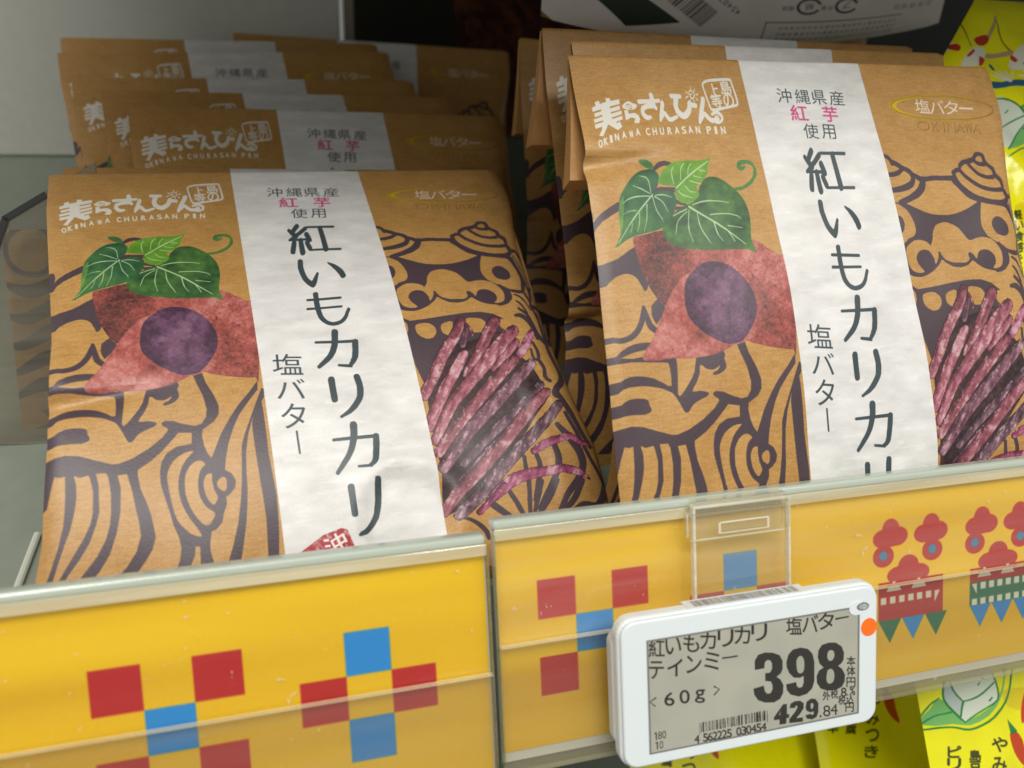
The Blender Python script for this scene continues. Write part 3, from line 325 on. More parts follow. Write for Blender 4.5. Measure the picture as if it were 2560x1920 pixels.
('t', [698,300,698,293,695,288,690,290,680,301,670,312,661,321,653,329,646,336,639,343,637,346,637,350,639,353,641,353,649,347,657,341,665,334,675,326,685,316,695,306]),
('t', [638,344,637,348,638,351,640,352,669,353,699,355,702,353,704,349,703,345,701,343,671,343,641,343]),
('t', [696,314,690,315,686,321,685,329,688,343,690,357,693,363,699,362,704,356,704,347,702,334,699,320]),
('t', [677,341,672,340,667,343,665,351,663,380,662,408,664,416,670,417,675,413,678,405,678,377,678,348]),
('t', [659,355,654,351,648,352,645,359,640,378,636,396,636,405,641,409,647,408,650,400,654,382,658,364]),
('t', [691,354,686,355,682,361,682,368,684,382,687,395,690,400,695,399,699,393,700,386,697,373,694,359]),
('t', [697,288,696,292,696,296,698,297,737,298,776,300,778,299,780,295,780,291,777,289,738,288,699,287]),
('t', [741,287,736,287,731,291,729,299,730,350,730,400,732,407,738,408,744,403,746,394,745,345,743,294]),
('t', [691,393,690,396,690,400,692,401,736,402,780,404,782,403,784,399,783,395,781,394,737,393,694,392]),
('t', [664,434,658,431,652,434,650,442,649,450,648,458,647,467,648,477,649,487,651,498,653,509,656,518,660,526,664,533,669,539,673,544,678,547,683,542,686,535,684,528,680,522,675,517,672,512,669,507,667,499,665,490,664,480,663,472,663,464,663,457,664,450,665,442]),
('t', [671,539,675,545,680,546,685,541,687,537,689,533,691,529,693,523,695,517,697,510,699,502,702,495,702,491,700,488,698,488,695,491,692,497,688,504,685,510,682,515,679,520,677,523,675,527,673,531]),
('t', [734,451,733,453,732,456,733,457,736,463,740,468,743,474,746,479,749,485,752,491,754,497,756,502,758,506,758,509,759,513,760,517,764,523,771,521,776,514,776,505,775,502,774,498,773,493,771,488,768,482,764,476,760,470,755,465,751,461,746,458,741,455,736,452]),
('t', [687,566,681,564,675,567,673,574,673,585,672,596,671,607,671,618,671,629,672,641,673,652,675,663,678,671,683,679,688,684,693,689,699,692,705,694,711,695,718,694,724,693,731,690,738,686,745,680,751,672,756,663,760,653,765,644,766,640,763,636,760,635,757,639,752,648,748,657,743,665,739,670,734,675,729,678,723,680,718,681,713,682,708,681,704,679,700,677,696,673,693,668,690,662,688,655,687,647,686,637,686,626,686,615,686,605,687,594,687,583,688,572]),
('t', [654,589,652,593,653,596,655,597,700,599,745,601,748,600,749,597,749,594,746,592,701,590,656,588]),
('t', [649,623,647,627,648,630,650,631,696,632,742,633,745,632,746,629,746,626,743,625,697,624,651,622]),
('t', [718,709,711,706,704,708,701,716,699,727,698,738,696,748,694,758,691,766,688,774,684,782,679,790,673,797,665,805,657,813,648,822,646,825,647,830,650,832,654,831,663,824,672,817,681,810,690,801,696,792,702,783,706,773,710,763,713,751,715,740,717,728,719,717]),
('t', [652,745,651,748,651,751,653,752,707,754,761,755,764,754,766,751,765,747,763,745,708,745,654,744]),
('t', [767,746,761,743,754,745,751,752,749,762,748,771,747,780,745,787,744,792,743,797,742,800,741,804,738,808,736,814,732,819,729,825,728,829,729,833,733,834,736,832,741,827,745,823,749,818,753,812,756,807,759,802,760,796,762,790,763,781,765,772,766,763,768,753]),
('t', [738,834,739,830,739,827,736,825,720,823,703,821,701,822,700,825,700,827,702,829,718,832,735,835]),
('t', [683,860,676,858,670,861,667,868,667,899,667,928,669,935,675,937,682,934,684,927,684,897,685,867]),
('t', [749,857,742,856,736,860,735,867,736,875,737,883,738,890,738,896,737,904,736,912,735,919,733,925,729,932,723,940,717,947,711,954,705,960,698,965,691,970,683,975,681,977,682,980,684,982,686,982,694,978,702,975,711,971,719,965,727,959,734,951,741,942,747,933,751,924,753,914,755,904,755,895,755,886,754,878,753,870,752,863]),
('t', [719,996,713,993,705,995,702,1002,701,1010,701,1018,700,1026,698,1034,696,1043,693,1053,689,1063,684,1073,677,1083,668,1094,659,1106,650,1117,649,1121,651,1125,655,1126,658,1124,668,1114,678,1103,688,1092,696,1081,703,1070,708,1059,712,1048,716,1038,718,1028,719,1019,720,1011,721,1003]),
('t', [653,1034,652,1037,653,1040,656,1041,711,1042,768,1043,771,1042,772,1038,772,1034,768,1033,711,1033,656,1033]),
('t', [771,1033,765,1030,759,1032,756,1037,755,1047,753,1058,752,1067,750,1076,748,1084,747,1092,745,1099,743,1103,742,1106,740,1108,737,1110,733,1113,731,1116,731,1119,734,1122,738,1121,741,1120,746,1119,751,1116,756,1111,760,1104,762,1096,764,1088,766,1079,768,1069,770,1059,771,1049,772,1039]),
('t', [742,1123,743,1120,743,1117,740,1115,724,1112,709,1110,706,1110,705,1112,705,1115,707,1117,723,1120,739,1123]),
('t', [686,1156,680,1154,674,1156,672,1162,672,1197,672,1233,674,1238,680,1240,686,1239,688,1233,688,1198,689,1162]),
('t', [757,1150,751,1147,744,1148,742,1154,740,1164,739,1175,738,1185,737,1195,735,1205,732,1216,730,1226,726,1235,721,1243,716,1250,709,1258,704,1264,699,1269,694,1273,689,1277,684,1282,682,1284,683,1287,686,1289,689,1288,694,1285,700,1282,706,1278,712,1273,719,1267,726,1260,733,1251,740,1242,744,1231,748,1220,751,1209,753,1198,755,1187,756,1176,757,1166,758,1156]),
('t', [572,1000,570,999,567,1000,567,1002,567,1031,567,1059,568,1061,570,1062,572,1061,572,1059,572,1031,572,1002]),
('w', [35,163,47,156,46,146,58,140,60,150,78,143,79,132,91,131,91,140,117,134,117,148,90,156,36,175]),
('w', [39,180,61,172,115,153,115,165,61,183,40,191]),
('w', [36,198,118,168,118,179,37,209]),
('w', [37,214,118,184,118,195,38,227]),
('w', [60,153,86,147,87,196,62,205]),
('w', [62,203,80,200,73,215,58,248,47,247,55,230,59,214]),
('w', [73,210,87,192,101,207,109,201,114,217,101,228]),
('w', [126,167,137,166,138,177,155,174,165,180,169,191,164,205,150,204,153,195,155,191,143,188,127,198]),
('w', [122,156,125,151,131,145,137,141,143,139,149,141,155,145,160,146,164,147,166,151,165,155,162,159,156,163,150,165,143,165,136,165,129,163,124,160]),
('k', [133,156,133,157,134,158,134,157,136,155,137,152,139,151,141,150,143,150,146,151,147,153,149,155,149,157,149,158,147,160,146,161,144,161,142,159,141,158,141,158,142,157,144,155,144,154,144,154,143,153,143,153,142,155,140,156,140,159,141,161,144,163,146,164,148,163,150,160,151,157,150,154,148,151,146,149,143,148,141,147,138,148,136,150,135,153,133,156]),
('w', [170,135,169,140,170,145,173,147,183,146,193,145,203,144,214,143,224,142,234,141,236,139,237,135,236,130,234,129,224,130,213,130,203,131,193,132,183,132,173,133]),
('w', [217,112,212,111,208,115,207,123,208,132,209,141,211,150,214,156,216,160,219,163,221,165,223,163,225,159,224,154,222,150,221,146,221,142,220,136,220,128,219,119]),
('w', [217,156,218,150,217,144,214,142,206,143,198,144,192,146,186,149,180,152,176,158,174,168,175,178,178,185,181,190,186,193,190,194,194,194,198,192,201,190,203,188,204,184,203,181,201,180,197,180,194,180,191,179,189,177,187,175,185,173,185,171,185,169,184,169,185,167,189,164,193,161,199,160,206,159,214,159]),
('w', [247,139,244,134,240,134,237,139,235,148,233,157,231,165,229,173,227,181,226,189,225,194,227,198,230,199,232,195,235,188,237,181,240,173,242,164,245,155,247,146]),
('w', [226,192,227,195,229,197,231,195,236,188,241,182,243,180,243,180,244,184,247,189,250,193,253,197,259,198,265,196,273,191,280,187,281,185,282,181,280,178,278,177,271,180,264,183,259,184,256,183,255,181,253,178,251,174,248,167,242,165,236,171,231,180,227,188]),
('w', [269,114,268,120,269,125,271,127,277,128,282,129,287,129,292,129,296,128,300,127,302,126,303,121,302,116,300,115,296,115,292,114,288,114,283,114,277,114,272,113]),
('w', [293,121,289,115,284,114,280,120,278,128,276,137,274,148,275,160,277,170,282,178,287,184,294,189,301,190,309,186,315,180,321,172,325,162,327,153,329,145,329,138,325,133,321,133,318,138,316,146,315,152,313,156,309,162,304,167,300,170,297,169,293,166,290,162,288,158,287,153,287,149,288,145,290,138,292,130]),
('w', [322,139,320,145,321,151,324,154,332,155,341,156,344,154,345,149,345,143,342,141,333,139,325,138]),
('w', [373,128,370,121,365,120,361,125,358,136,354,147,350,158,347,170,343,182,340,195,340,200,342,204,345,205,347,201,352,190,356,179,360,168,364,157,368,146,371,136]),
('w', [342,196,343,199,345,201,347,200,353,192,359,184,362,181,362,182,364,185,367,190,371,194,375,198,381,201,388,200,395,198,402,195,404,193,405,188,404,183,401,182,394,184,388,185,383,186,379,184,376,180,373,177,370,173,367,167,360,165,354,173,348,183,344,193]),
('w', [382,172,382,176,383,179,385,179,389,177,393,175,396,174,400,174,404,176,407,179,409,182,410,185,410,186,409,188,406,192,402,195,399,196,395,196,391,196,390,197,389,199,390,202,391,203,395,203,398,204,403,203,407,200,412,197,416,190,417,182,415,174,411,169,407,165,402,163,396,162,392,164,388,167,384,170]),
('w', [390,184,391,186,392,187,393,187,395,184,396,182,397,181,399,182,401,183,401,184,401,184,399,186,398,188,397,190,398,191,399,192,399,191,401,189,403,186,404,182,402,179,400,177,397,177,395,178,393,180,391,182]),
('w', [326,117,327,118,328,118,328,117,329,113,330,109,331,107,333,105,336,105,338,106,340,108,342,112,342,115,341,118,340,121,338,124,336,124,334,124,332,123,332,122,332,119,332,118,333,117,334,116,336,115,337,115,337,113,337,112,336,112,334,113,332,113,330,115,329,119,329,123,331,127,333,129,336,129,339,128,341,125,344,120,345,115,344,110,342,105,339,102,336,101,333,101,330,103,328,107,327,111,326,115]),
('w', [337,93,336,92,335,93,335,94,335,97,335,100,335,101,336,102,336,101,337,100,337,97,337,94]),
('w', [348,101,348,99,347,98,346,99,345,102,344,104,344,105,344,106,345,107,345,106,347,104,348,102]),
('w', [355,116,356,114,355,112,354,112,351,113,348,113,347,114,347,115,347,117,348,117,351,117,354,117]),
('w', [350,134,351,133,352,131,351,130,349,127,346,124,346,123,345,124,345,125,345,126,347,130,349,133]),
('w', [338,139,339,139,340,138,340,136,339,132,339,129,338,128,337,128,337,129,337,130,337,134,338,138]),
('w', [325,137,325,138,326,139,327,138,329,134,330,130,330,129,330,128,329,127,329,128,327,131,325,135]),
('w', [315,123,315,125,316,127,317,127,320,124,324,122,325,121,325,120,324,119,323,118,320,120,316,122]),
('w', [319,105,318,107,318,108,319,109,322,111,325,113,325,113,326,111,326,110,325,109,323,107,320,105]),
('w', [381,73,380,77,381,79,383,80,387,79,390,77,395,76,402,75,415,74,431,72,447,71,459,71,464,72,464,71,463,71,464,78,465,90,467,105,468,121,469,133,468,138,468,139,468,140,466,142,463,143,459,144,455,145,450,146,444,147,437,148,430,150,423,151,415,153,407,154,399,156,394,156,390,156,389,156,388,155,386,152,385,145,383,136,382,126,381,117,380,108,378,99,378,91,378,86,378,84,379,83,381,81,383,79,384,77,384,74,383,72,382,72,380,74,377,76,375,79,373,85,373,93,374,101,375,110,376,119,377,129,379,139,380,149,382,156,384,161,386,164,389,166,393,166,399,166,407,164,415,162,423,160,430,158,437,157,444,155,450,154,455,153,459,152,463,151,467,150,470,148,472,145,474,139,474,131,474,119,472,103,470,87,469,75,468,70,468,65,465,63,460,62,448,62,432,63,415,64,403,66,395,67,390,69,386,70,382,72]),
('y', [1361,155,1356,162,1347,168,1333,174,1314,179,1293,183,1268,187,1240,189,1211,190,1182,191,1151,190,1122,188,1093,186,1067,182,1043,178,1022,173,1004,167,990,161,980,154,975,148,974,141,978,135,986,128,998,123,1015,117,1035,113,1059,109,1085,107,1114,105,1144,104,1174,105,1205,106,1235,109,1263,112,1289,116,1311,122,1330,128,1345,134,1355,141,1361,148]),
('k2', [1364,155,1360,161,1351,166,1338,171,1321,176,1300,179,1277,182,1252,184,1224,186,1196,186,1168,185,1140,183,1113,181,1088,178,1065,174,1045,169,1029,165,1015,159,1006,154,1001,148,1000,142,1004,136,1011,131,1023,126,1039,122,1058,118,1080,115,1104,112,1131,111,1159,110,1188,111,1217,112,1245,114,1271,118,1295,122,1317,126,1335,131,1349,137,1358,143,1363,149]),
('o1', [1361,155,1357,162,1347,168,1333,174,1315,179,1294,183,1269,186,1242,189,1213,190,1183,190,1154,190,1124,188,1096,185,1070,182,1046,177,1025,172,1007,167,993,161,984,154,978,148,977,141,981,135,989,129,1002,123,1018,118,1038,114,1062,110,1088,107,1116,106,1146,105,1176,105,1206,107,1236,109,1264,113,1289,117,1312,122,1331,128,1346,134,1356,141,1361,148]),
('rs', [524,1306,600,1265,643,1258,657,1266,668,1306,678,1359,659,1378,606,1402,555,1414,536,1382])]
GLYPHS = [('t', '沖', (6.262, 1.141, 0.468, 0.016, -0.025, 0.453)), ('t', '縄', (6.856, 1.161, 0.476, 0.016, -0.032, 0.457)), ('t', '県', (7.396, 1.18, 0.483, 0.016, -0.038, 0.46)), ('t', '産', (7.991, 1.2, 0.491, 0.017, -0.045, 0.463)), ('m', '紅', (6.61, 1.681, 0.553, 0.023, -0.031, 0.484)), ('m', '芋', (7.628, 1.711, 0.498, 0.02, -0.044, 0.491)), ('t', '使', (6.85, 2.247, 0.481, 0.023, -0.032, 0.459)), ('t', '用', (7.423, 2.263, 0.453, 0.022, -0.038, 0.45)), ('t', '塩', (5.723, 8.103, 0.75, 0.087, -0.033, 0.641)), ('t', 'バ', (5.713, 8.829, 0.71, 0.088, -0.018, 0.574)), ('t', 'タ', (5.677, 9.583, 0.601, 0.08, -0.031, 0.686)), ('c', '塩', (10.943, 1.428, 0.528, 0.019, -0.057, 0.459)), ('c', 'バ', (11.475, 1.447, 0.535, 0.019, -0.063, 0.462)), ('c', 'タ', (11.994, 1.465, 0.542, 0.019, -0.07, 0.464)), ('c', 'ー', (12.552, 1.485, 0.509, 0.018, -0.011, 0.065)), ('e', 'O', (10.738, 2.067, 0.46, 0.02, -0.035, 0.295)), ('e', 'K', (11.201, 2.087, 0.291, 0.013, -0.039, 0.296)), ('e', 'I', (11.493, 2.1, 0.055, 0.002, -0.041, 0.297)), ('e', 'N', (11.768, 2.112, 0.295, 0.013, -0.043, 0.298)), ('e', 'A', (12.084, 2.126, 0.298, 0.013, -0.046, 0.299)), ('e', 'W', (12.403, 2.14, 0.3, 0.013, -0.048, 0.3)), ('e', 'A', (12.704, 2.153, 0.302, 0.013, -0.051, 0.301)), ('w', '上', (4.065, 1.002, 0.313, -0.039, 0.027, 0.412)), ('w', '島', (4.447, 0.92, 0.317, -0.039, 0.024, 0.416)), ('w', '等', (4.072, 1.336, 0.31, -0.036, 0.027, 0.405)), ('w', 'の', (4.45, 1.309, 0.314, -0.037, 0.024, 0.408)), ('w', 'O', (0.499, 2.692, 0.106, -0.014, 0.017, 0.201)), ('w', 'K', (0.649, 2.62, 0.106, -0.014, 0.016, 0.202)), ('w', 'I', (0.798, 2.542, 0.056, -0.007, 0.016, 0.204)), ('w', 'N', (0.963, 2.485, 0.108, -0.014, 0.015, 0.205)), ('w', 'A', (1.169, 2.409, 0.109, -0.015, 0.014, 0.207)), ('w', 'W', (1.378, 2.384, 0.11, -0.015, 0.013, 0.208)), ('w', 'A', (1.571, 2.31, 0.111, -0.015, 0.012, 0.209)), ('w', 'C', (1.866, 2.289, 0.112, -0.015, 0.01, 0.211)), ('w', 'H', (2.065, 2.273, 0.113, -0.015, 0.009, 0.212)), ('w', 'U', (2.275, 2.257, 0.114, -0.015, 0.008, 0.213)), ('w', 'R', (2.502, 2.242, 0.115, -0.015, 0.007, 0.213)), ('w', 'A', (2.715, 2.226, 0.116, -0.016, 0.006, 0.214)), ('w', 'S', (2.924, 2.22, 0.117, -0.016, 0.005, 0.215)), ('w', 'A', (3.115, 2.208, 0.117, -0.016, 0.004, 0.216)), ('w', 'N', (3.332, 2.214, 0.118, -0.016, 0.003, 0.217)), ('w', 'P', (3.66, 2.219, 0.12, -0.016, 0.001, 0.218)), ('w', 'I', (3.865, 2.219, 0.063, -0.008, -0.0, 0.218)), ('w', 'N', (4.086, 2.224, 0.121, -0.016, -0.002, 0.219)), ('r', '沖', (6.256, 12.932, 0.492, -0.164, 0.165, 0.452)), ('r', '縄', (5.702, 13.279, 0.48, -0.159, 0.164, 0.448))]
Y1D_P = [
('o', [100,805,135,791,170,794,192,805,201,828,192,876,168,918,118,924,75,906,77,855]),
('tan', [155,76,153,74,149,74,146,77,138,87,131,98,121,109,107,124,91,141,75,156,63,168,51,178,40,189,37,193,39,197,44,199,49,196,60,185,72,175,85,163,100,147,117,130,131,114,140,101,147,90,154,79]),
('tan', [290,79,287,77,283,77,281,80,273,93,265,105,256,118,243,134,230,152,216,170,214,175,218,178,223,178,228,174,241,156,255,138,266,121,275,107,282,94,289,82]),
('tan', [187,232,182,240,183,248,190,250,206,248,222,247,238,245,255,243,273,242,291,240,300,237,304,230,303,223,296,221,278,223,260,225,243,227,227,228,212,228,196,229]),
('ln', [143,95,141,95,139,96,139,98,139,112,139,127,138,144,137,163,136,183,134,203,135,204,136,204,138,204,139,202,140,182,142,161,143,143,143,126,143,111,143,96]),
('ln', [282,96,280,96,279,97,278,98,275,120,271,142,270,162,271,177,274,189,278,199,282,208,286,215,291,223,292,223,294,223,295,221,295,220,290,213,286,205,282,197,278,187,275,175,274,160,276,141,279,119,282,97]),
('wh', [-11,226,5,213,28,197,47,185,64,178,75,184,78,196,68,205,52,215,30,222,8,227,-6,229]),
('re', [48,197,59,192,74,191,85,196,90,204,86,216,78,225,69,226,60,221,51,209]),
('wh', [67,286,73,270,90,249,115,229,142,212,167,202,186,201,196,213,197,228,192,237,181,247,167,264,149,279,128,285,107,287,83,289]),
('re', [167,170,183,162,202,157,217,155,227,158,229,169,224,181,213,190,198,196,182,197,169,192,164,182]),
('re', [98,247,117,232,138,219,145,219,143,225,127,238,110,249,99,251]),
('re', [156,245,170,247,178,256,164,271,148,284,141,286,139,280,146,262]),
('wh', [271,281,286,253,312,225,337,207,364,195,396,184,421,184,428,207,422,240,406,272,379,296,336,302,295,298,275,293]),
('re', [362,200,369,210,383,218,401,212,414,203,409,197,396,194,377,195]),
('re', [293,239,302,249,309,261,305,267,298,269,291,262,286,253,288,244]),
('re', [325,275,349,257,375,241,382,242,378,250,356,267,333,281,323,282]),
('bl', [169,346,182,348,205,351,242,343,282,336,310,338,337,342,373,338,401,337,407,351,391,365,334,365,272,363,235,368,207,373,181,375,164,373,162,359]),
('bl', [185,276,191,274,198,278,202,290,203,301,196,302,188,299,184,287]),
('gr', [243,450,269,436,305,429,340,426,361,442,345,505,315,566,289,574,253,570,178,598,128,611,188,561,263,498,258,468]),
('gy', [164,411,183,403,202,417,223,427,243,443,261,467,272,489,277,494,261,505,194,561,129,606,117,592,125,548,142,476]),
('wh', [181,321,179,323,178,325,179,327,189,330,198,334,208,338,220,342,232,346,244,350,247,350,250,348,251,345,250,344,237,339,225,335,213,331,203,327,194,324,184,321]),
('wh', [197,307,194,308,193,311,194,313,202,318,210,323,218,328,228,334,238,341,247,347,250,348,253,346,254,344,253,342,244,335,234,328,225,322,216,316,208,312,199,307]),
('wh', [225,297,222,298,219,300,219,302,223,310,227,317,231,325,237,332,244,339,250,347,252,347,254,346,256,344,256,343,250,335,244,327,239,320,235,313,231,305,226,298]),
('wh', [251,296,248,297,246,298,245,301,245,308,246,316,247,324,249,330,251,337,254,343,255,345,257,344,259,343,259,341,257,334,256,328,255,321,254,313,253,306,252,298]),
('wh', [282,301,279,300,276,301,275,303,269,315,264,326,264,328,266,329,269,329,271,327,276,315,282,304]),
('wh', [296,319,294,321,294,323,296,324,307,325,319,326,330,328,340,333,350,338,360,344,363,344,366,342,368,339,366,337,356,331,346,326,335,321,323,319,311,319,299,318]),
('wh', [321,299,318,301,316,303,316,305,323,311,329,317,336,323,344,329,352,335,361,341,363,341,366,340,368,337,367,335,359,329,350,323,343,317,336,311,329,306,323,300]),
('wh', [350,294,347,295,344,297,344,299,346,307,348,314,351,322,355,329,359,335,363,342,364,343,367,342,369,340,369,338,365,332,362,325,359,318,356,311,354,303,351,295]),
('gn', [165,410,163,412,163,414,165,414,176,415,188,417,199,420,213,426,227,435,240,445,250,459,259,475,268,490,270,492,274,491,276,488,276,486,267,470,257,455,246,441,233,430,218,421,204,414,191,411,179,410,167,410]),
('gn', [144,522,144,524,145,525,147,524,166,515,186,506,204,499,221,492,239,486,256,481,258,480,258,477,257,476,255,476,238,482,221,487,203,494,184,502,165,511,146,521]),
('gn', [275,491,274,489,271,489,269,490,247,509,225,528,202,547,179,566,154,585,130,605,129,607,129,608,131,609,133,608,158,589,183,570,207,550,229,531,251,512,273,493]),
('gn', [244,448,243,449,244,451,246,450,276,440,306,429,309,428,309,426,308,424,306,424,276,435,246,446]),
('gn', [182,466,182,467,184,468,185,467,192,463,199,458,200,457,200,455,198,454,196,455,190,460,183,464]),
('gn', [243,522,244,524,246,526,249,525,254,521,259,518,261,516,260,514,258,513,255,514,250,517,245,520]),
('gn', [122,633,122,635,123,636,125,636,147,626,169,616,190,607,210,600,229,594,249,586,269,575,288,563,307,550,309,549,308,547,307,547,305,547,285,559,266,571,247,581,228,589,209,595,189,602,167,612,145,622,124,632]),
('ln', [12,1107,10,1107,9,1109,9,1110,14,1115,18,1121,22,1126,25,1131,28,1136,30,1142,30,1148,30,1156,31,1165,34,1175,38,1186,43,1197,44,1198,45,1197,47,1196,47,1195,43,1184,40,1173,37,1164,36,1155,36,1147,35,1140,32,1134,29,1129,26,1124,22,1119,17,1113,13,1107])]
Y1D_G = [('tx', '軽', (1.03, 8.356, 0.323, -0.008, -0.093, 0.333)), ('tx', 'い', (0.929, 8.729, 0.321, -0.007, -0.092, 0.33)), ('tx', '食', (0.828, 9.099, 0.319, -0.006, -0.091, 0.327)), ('tx', '感', (0.729, 9.465, 0.318, -0.004, -0.091, 0.325)), ('tx', 'を', (0.63, 9.829, 0.316, -0.003, -0.09, 0.322)), ('tx', 'お', (0.532, 10.19, 0.314, -0.002, -0.089, 0.319)), ('tx', '楽', (0.434, 10.547, 0.313, -0.001, -0.088, 0.317)), ('tx', 'し', (0.338, 10.902, 0.311, 0.001, -0.088, 0.314)), ('tx', 'み', (0.242, 11.254, 0.309, 0.002, -0.087, 0.312)), ('tx', 'く', (0.147, 11.603, 0.308, 0.003, -0.086, 0.309)), ('tx', 'だ', (0.053, 11.95, 0.306, 0.004, -0.086, 0.307)), ('tx', 'さ', (-0.04, 12.293, 0.305, 0.005, -0.085, 0.304)), ('tx', 'い', (-0.133, 12.634, 0.303, 0.007, -0.084, 0.302)), ('tx', '島', (1.848, 7.259, 0.402, -0.015, -0.095, 0.334)), ('tx', '豆', (1.749, 7.635, 0.399, -0.013, -0.095, 0.332)), ('tx', '腐', (1.651, 8.008, 0.397, -0.012, -0.094, 0.329)), ('tx', 'の', (1.554, 8.377, 0.395, -0.01, -0.093, 0.326))]
Y1D = dict(pl=Y1D_P, gl=Y1D_G)
Y2D_P = [
('o', [296,249,319,244,353,248,395,252,429,264,434,289,422,313,398,321,368,319,333,312,303,297,292,272]),
('gr', [-11,308,1,285,31,259,48,241,67,237,99,266,129,300,132,317,142,320,198,306,261,280,299,238,320,199,313,187,302,185,317,181,331,182,328,196,318,217,306,239,288,263,262,290,230,314,194,327,157,332,127,326,93,317,35,315]),
('gy', [91,188,115,184,195,168,273,173,278,218,271,271,140,320,129,300,79,243]),
('gz', [90,193,111,200,147,258,131,301,79,243]),
('gn', [-44,323,-43,324,-42,324,-41,324,-31,315,-21,306,-10,295,3,281,17,266,30,253,42,246,53,241,64,236,65,235,65,234,64,233,62,233,50,238,39,242,26,250,13,263,-1,279,-14,293,-24,303,-34,313,-43,322]),
('gn', [-43,328,-44,330,-43,331,-41,332,-18,329,4,326,26,325,48,325,69,326,91,329,111,335,132,343,154,347,179,346,204,341,228,334,248,324,266,312,283,299,299,286,313,272,326,255,338,236,347,215,357,194,357,192,354,190,351,190,350,192,340,213,331,234,320,252,307,268,293,282,277,295,260,307,243,319,224,328,201,335,177,340,155,341,134,337,114,330,92,324,70,321,48,319,26,319,3,321,-20,324,-42,328]),
('gn', [113,196,111,195,108,197,108,199,111,209,115,219,120,229,127,240,136,249,145,259,147,260,149,260,150,258,149,257,141,247,132,237,125,227,121,218,118,208,115,197]),
('gn', [146,257,145,258,146,259,148,260,164,259,181,258,200,254,223,245,248,232,273,220,274,219,273,217,272,216,270,216,244,228,220,240,197,249,179,253,163,255,147,256]),
('gn', [152,256,150,255,147,255,145,256,141,263,138,269,135,276,132,284,129,292,126,300,126,302,129,303,131,303,133,301,136,293,139,286,142,278,145,272,149,265,152,259]),
('gn', [93,186,91,185,89,185,88,187,81,205,75,224,75,243,86,264,102,284,117,301,126,310,133,316,140,322,142,323,144,322,145,320,144,319,138,313,132,307,123,297,109,281,93,261,83,242,83,225,88,207,94,188]),
('gn', [275,189,272,189,271,190,270,192,273,203,275,213,276,225,277,240,275,256,269,269,252,278,229,286,206,294,184,302,162,310,141,319,140,320,140,321,141,322,143,322,165,314,186,306,208,298,231,290,255,283,274,272,282,257,284,240,283,225,282,213,279,202,276,191]),
('gn', [-19,314,-18,316,-16,316,-15,316,1,306,18,296,35,288,54,285,75,285,97,285,99,284,99,283,99,281,97,280,75,281,53,281,33,284,15,292,-2,303,-18,313]),
('gn', [205,215,205,217,207,217,209,217,213,214,217,211,218,210,217,208,216,207,214,208,210,211,206,214]),
('gn', [226,192,224,193,223,195,224,196,226,198,228,200,231,201,233,200,234,198,233,197,230,195,228,193]),
('gn', [237,269,238,271,240,272,243,271,248,267,254,264,255,262,254,260,252,259,249,260,244,264,238,267]),
('ch', [290,378,300,370,313,372,324,384,333,403,336,423,337,443,342,463,346,480,347,491,345,496,337,493,327,484,314,469,303,451,296,434,292,417,289,396]),
('gn', [291,329,292,333,297,343,306,355,314,366,318,372,318,375,308,380,297,381,293,375,292,364,291,345]),
('ch', [444,207,432,213,414,232,397,249,380,270,363,295,350,320,344,339,343,352,347,356,356,351,371,336,388,315,405,298,421,277,437,238]),
('ch', [374,341,375,345,379,348,384,348,394,344,405,340,408,338,408,334,404,330,399,331,388,334,378,338]),
('tx2', [424,189,422,188,420,189,418,190,416,203,413,215,414,217,416,218,418,218,420,216,422,204,425,191]),
('tx2', [406,195,406,197,408,198,409,198,416,195,423,193,424,192,424,190,422,189,420,189,414,192,407,194]),
('tx2', [403,212,402,213,402,215,404,215,416,217,428,218,429,218,430,217,430,215,428,215,416,213,404,212])]
Y2D_G = [('tx', 'や', (2.472, 4.039, 0.553, 0.082, -0.083, 0.427)), ('tx', 'み', (2.312, 4.609, 0.55, 0.085, -0.082, 0.423)), ('tx', 'つ', (2.174, 5.177, 0.547, 0.087, -0.081, 0.419)), ('tx', 'き', (2.038, 5.741, 0.543, 0.09, -0.081, 0.416)), ('tx', 'ピ', (0.844, 3.995, 0.429, 0.065, -0.061, 0.336)), ('tx', 'リ', (0.763, 4.351, 0.427, 0.066, -0.061, 0.334)), ('tx', '辛', (0.681, 4.708, 0.426, 0.067, -0.061, 0.333)), ('tx', '島', (1.511, 4.201, 0.391, 0.059, -0.057, 0.304)), ('tx', '豆', (1.437, 4.519, 0.389, 0.06, -0.057, 0.302)), ('tx', '腐', (1.359, 4.852, 0.388, 0.061, -0.056, 0.301))]
Y2D = dict(pl=Y2D_P, gl=Y2D_G)
